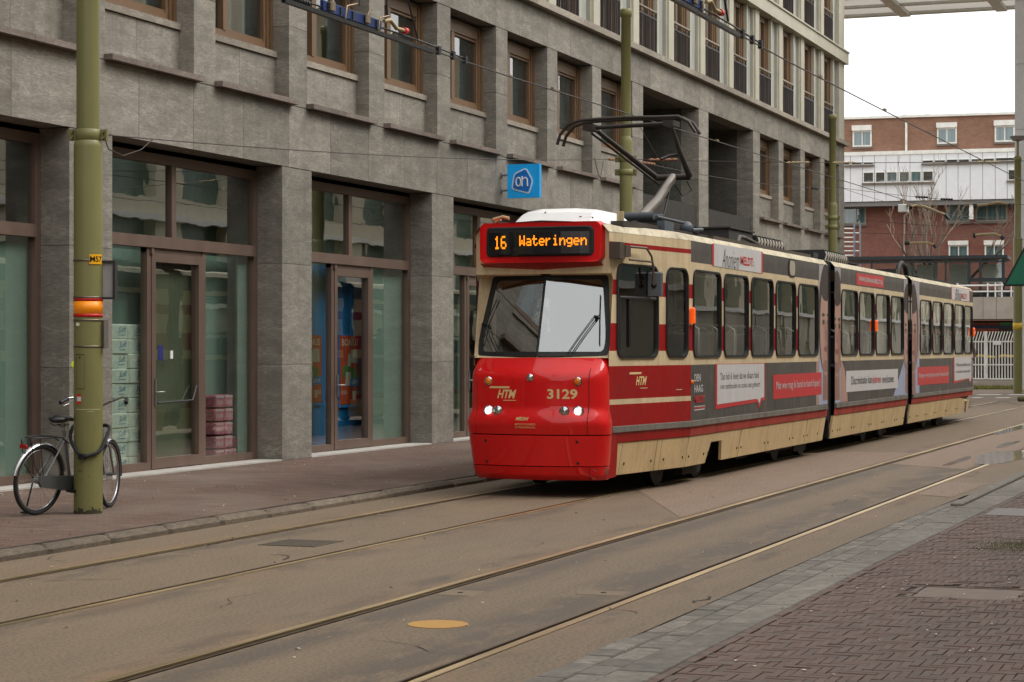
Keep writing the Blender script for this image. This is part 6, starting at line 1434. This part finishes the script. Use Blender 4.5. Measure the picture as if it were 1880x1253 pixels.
for a, c in ((1600,1652),(1652,1675),(1675,1715.5),(1715.5,1736),(1736,1779),(1779,1800),(1800,1842)):
    s = MB(); s.quad((gx(a+1.6),.03,gz(550)),(gx(c-1.6),.03,gz(550)),(gx(c-1.6),.03,gz(478)),(gx(a+1.6),.03,gz(478))); obj('glass_pane', s, GLG, gt, local=True)
for a, c in ((1677,1714),(1738,1778),(1801,1841),(1655,1674)): s = MB(); s.box(gx(a), gx(c), 1.6, 1.63, gz(520), gz(484)); obj('inner_screen', s, M('frosted_pane', L(188,196,188), .5), gt, local=True)
vp = thing('viaduct_parapet', 'concrete parapet slabs below the glazed gallery', 'parapet', tuple(gl.A), RZ); CON = M('pale_concrete', L(166,158,148), .85, var=.12, scale=2, bump=.2)
for a, c in ((1450,1520),(1521,1600),(1601,1700),(1701,1782),(1783,1806.4),(1807,1831),(1831.6,1868),(1869,1900)):
    s = MB(); s.box(gx(a), gx(c), -.8, -.55, gz(587), gz(547)); obj('slab', s, CON, vp, local=True)
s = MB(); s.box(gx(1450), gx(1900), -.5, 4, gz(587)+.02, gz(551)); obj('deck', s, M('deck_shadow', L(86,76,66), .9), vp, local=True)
wr = thing('white_railing', 'white tubular railing on top of the concrete parapet', 'railing', tuple(gl.A), RZ); WTU = M('white_tube', L(226,226,222), .4)
s = MB()
for py in (526, 537): s.tube([(gx(1700),-.7,gz(py)),(gx(1900),-.7,gz(py))], .045, 6)
obj('rail', s, WTU, wr, local=True)
for px in (1760,1815,1829,1841,1858,1880): s = MB(); s.tube([(gx(px),-.7,gz(547)),(gx(px),-.7,gz(521 if px != 1820 else 526))], .04, 6); obj('post', s, WTU, wr, local=True)
# things under the viaduct
un = thing('shop_under_viaduct', 'red and green panelled shop front under the viaduct behind the white fence', 'shop', tuple(gl.A), RZ)
s = MB()
RP = M('faded_red_panel', L(168,96,80), .7); GP = M('green_panel', L(98,168,98), .6)
for a, c in ((1700,1761),(1762,1806),(1807,1828)): s = MB(); s.box(gx(a), gx(c), 2.5, 2.6, gz(610), gz(592)); obj('red_panel', s, RP, un, local=True)
for a, c in ((1829.5,1853),(1855,1880)): s = MB(); s.box(gx(a), gx(c), 2.5, 2.6, gz(598), gz(592)); obj('green_panel', s, GP, un, local=True)
for a, c in ((1829.5,1840),(1843,1853),(1855,1880)): s = MB(); s.box(gx(a), gx(c), 2.52, 2.6, gz(612), gz(603)); obj('window', s, GL2 if False else DKW, un, local=True)
s = MB(); s.box(gx(1600), gx(1900), 2.3, 2.4, gz(603), gz(597.5)); obj('blue_beam', s, M('navy_beam', L(44,56,92), .5), un, local=True)
s = MB(); s.box(gx(1450), gx(1900), 3.4, 3.6, 0, gz(588)); obj('back_wall', s, M('dark_back_wall', L(70,62,60), .9, var=.4, scale=1.2), un, local=True)
for a, c in ((1792,1826),(1834,1880)): s = MB(); s.tube([(gx(a),.5,gz(655)),(gx(a+4),.5,gz(653)),(gx(c),.5,gz(656))], .07, 6); obj('yellow_rail', s, M('yellow_rail', L(214,190,60), .5), un, local=True)
s = MB(); s.box(gx(1858), gx(1864.5), -.2, .2, 0, gz(672)); obj('dark_bollard', s, DST, un, local=True)
fe = Line(1700, 99.0); ft = thing('white_fence', 'white steel bar fence with tops bent over beside the crossing', 'fence', tuple(fe.A), RZ)
fx = lambda px: fe.at(px, 650)[0]; fz = lambda py: fe.at(1820, py)[1]
bm = MB(); zt2 = fz(626); bm.tube([(0,0,fz(697)),(0,0,zt2),(.13,-.06,fz(609.5))], .028, 6); bme = bm.mesh('bar', WTU)
k = 0; x = fx(1700)
while x < fx(1900): inst('bar', bme, ft, (x, 0, 0)); x += .134
s = MB()
for py in (627.5, 670, 696): s.box(fx(1700), fx(1900), -.02, .02, fz(py)-.03, fz(py)+.03)
obj('cross_rail', s, WTU, ft, local=True)
for px in (1740, 1809.5, 1880): s = MB(); s.box(fx(px)-.06, fx(px)+.06, -.06, .06, .3, fz(609)); obj('post', s, WTU, ft, local=True)
s = MB(); s.box(fx(1824), fx(1838), -.06, -.03, fz(633.5), fz(628.5)); obj('plate', s, WHITE, ft, local=True)
s = MB(); s.box(fx(1680), fx(1900), -.25, .3, -.1, fz(699)); obj('footing', s, CON, ft, local=True)
s = MB(); a = onZ(1690, 715.5); c = onZ(1900, 715.5); d = Vector((4.5,0,0)); vs = []; r = random.Random(2)
for i in range(5000):
    u = r.random(); v = r.random()**1.6; p = a.lerp(c, u) + d*v; h = r.uniform(.04,.16); g = r.uniform(0,6.3); w = .03
    s.add([(p.x-w*math.cos(g),p.y-w*math.sin(g),-.01),(p.x+w*math.cos(g),p.y+w*math.sin(g),-.01),(p.x+r.uniform(-.05,.05),p.y+r.uniform(-.05,.05),h)], [(0,1,2)])
obj('verge_grass', s, M('dry_grass', L(116,116,62), .95, var=.4, scale=.8), kind='stuff')
s = MB(); s.quad(a, c, c+d, a+d); struct('verge', s, M('bare_soil', L(120,106,84), .95, var=.3, scale=1))
# bare tree in front of the brick wall
BARK = M('grey_bark', L(96,80,68), .9, var=.25, scale=6); TWIG = M('pale_twig', L(128,112,98), .9, var=.2, scale=3)
tb = onX(1722, 640, 111.0); tr = thing('bare_tree', 'leafless tree with fine twigs in front of the brick wall', 'tree', (tb.x, tb.y, 0))
r = random.Random(21); tk = MB(); tw = MB()
def branch(p, d, l, rad, dep):
    n = 4; pts = [p]; q = p
    for i in range(n):
        d = (d + Vector((r.gauss(0,.10), r.gauss(0,.10), r.gauss(.05,.07)))).normalized(); q = q + d*l/n; pts.append(q)
    (tk if dep < 2 else tw).tube(pts, [rad*(1-.45*i/n) for i in range(n+1)], 6 if dep < 2 else 4, cap=False)
    if dep >= 5: return
    for k in range(r.choice((2,3,3)) if dep else 5):
        f = r.uniform(.35, 1.0) if dep else r.uniform(.45, 1.0); o = pts[0].lerp(pts[-1], f); o = pts[min(n, int(f*n+.5))]
        ax = Vector((r.gauss(0,1), r.gauss(0,1), r.uniform(-.15,.9))).normalized(); nd = (d*.85 + ax*.45 + Vector((0,0,.12))).normalized()
        branch(o, nd, l*r.uniform(.46,.64), max(.010, rad*.48), dep+1)
branch(Vector((tb.x,tb.y,0)), Vector((0,0,1)), 6.0, .14, 0)
for k in range(3): branch(Vector((tb.x,tb.y,3.6+k*.5)), Vector((r.gauss(0,.3), r.gauss(0,.5), 1)).normalized(), 4.4, .10, 1)
obj('trunk', tk, BARK, tr); obj('crown', tw, TWIG, tr)
# wide canopy and the pale column that carries it
cn = thing('canopy', 'grey ribbed canopy jutting across the top of the view', 'canopy', (90, 10, 16)); CG = translucent('brightened_canopy_panel', L(226,224,218), .22); CG2 = M('canopy_rib_grey', L(200,198,192), .7)
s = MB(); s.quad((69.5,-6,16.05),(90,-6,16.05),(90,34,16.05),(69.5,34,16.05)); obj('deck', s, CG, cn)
for i in range(8): s = MB(); s.box(70, 89.8, -5+i*4.05, -4.55+i*4.05, 15.88, 16.045); obj('rib', s, CG2, cn)
for i in range(9): s = MB(); s.box(71+i*2.3, 71.3+i*2.3, -5.9, 33.9, 15.95, 16.048); obj('cross_rib', s, CG2, cn)
s = MB(); s.box(89.8, 90.05, -6, 34, 15.98, 16.8); obj('fascia', s, M('canopy_edge', L(120,128,124), .5), cn)
p = onX(1873, 100, 89.0); ct = thing('canopy_column', 'pale grey clad column at the right edge under the canopy', 'column', (88, p.y-.7, 0)); COLM = M('pale_column', L(226,228,232), .5, var=.05)
for i in range(6): s = MB(); s.box(87.2, 89, p.y-1.4, p.y, i*2.66+.01, (i+1)*2.66-.01); obj('cladding_panel', s, COLM, ct)
# the building across the street behind the camera: out of frame, it shows in the shop windows and tram glass
ob = thing('facing_building', 'cream plastered building opposite that shows as reflections in the windows', 'building', (40, -6, 0)); CRM = M('cream_plaster', L(216,208,184), .8, var=.08); GRN = M('green_window_panel', L(96,118,104), .3, var=.2)
X0, X1 = -70, 230; s = MB(); s.box(X0, X1, -9.9, -6.05, 0, 3.2); [s.box(X0+k*5.2, X0+k*5.2+2.4, -6.05, -5.9, 0, 3.1) for k in range(57)] and None; obj('shop_floor', s, M('shop_floor_wall', L(172,166,148), .6, var=.5, scale=.25), ob)
s = MB(); s.box(X0, X1, -10, -6, 5.9, 6.6); s.box(X0, X1, -10, -6, 9.0, 9.8); s.box(X0, X1, -10, -6, 12.2, 14.5)
for i in range(62): s.box(X0+i*4.8, X0+1.6+i*4.8, -10, -6, 3.2, 5.9); s.box(X0+i*4.8, X0+1.6+i*4.8, -10, -6, 6.6, 9.0); s.box(X0+i*4.8, X0+1.6+i*4.8, -10, -6, 9.8, 12.2)
obj('wall', s, CRM, ob)
s = MB(); s.box(X0, X1, -6.6, -6.5, 3.2, 12.2); obj('window', s, GRN, ob)
s = MB(); s.box(X0, X1, -6.0, -5.75, 5.85, 6.05); s.box(X0, X1, -6.0, -5.8, 3.1, 3.25); obj('sill_course', s, WTRIM, ob)
eb = thing('added_end_block', 'plain brick block added unseen behind the camera to hold back low light', 'building', (-75, 5, 0))  # added block; its height limits the light from behind the camera
s = MB(); s.box(-85, -75, -6, 30, 0, 9); obj('wall', s, BR1, eb)
s = MB()
for i in range(9):
    for j in range(2): s.box(-75, -74.95, -4+i*3.6, -2.4+i*3.6, 1.5+j*3.4, 3.4+j*3.4)
obj('window', s, GRN, eb)
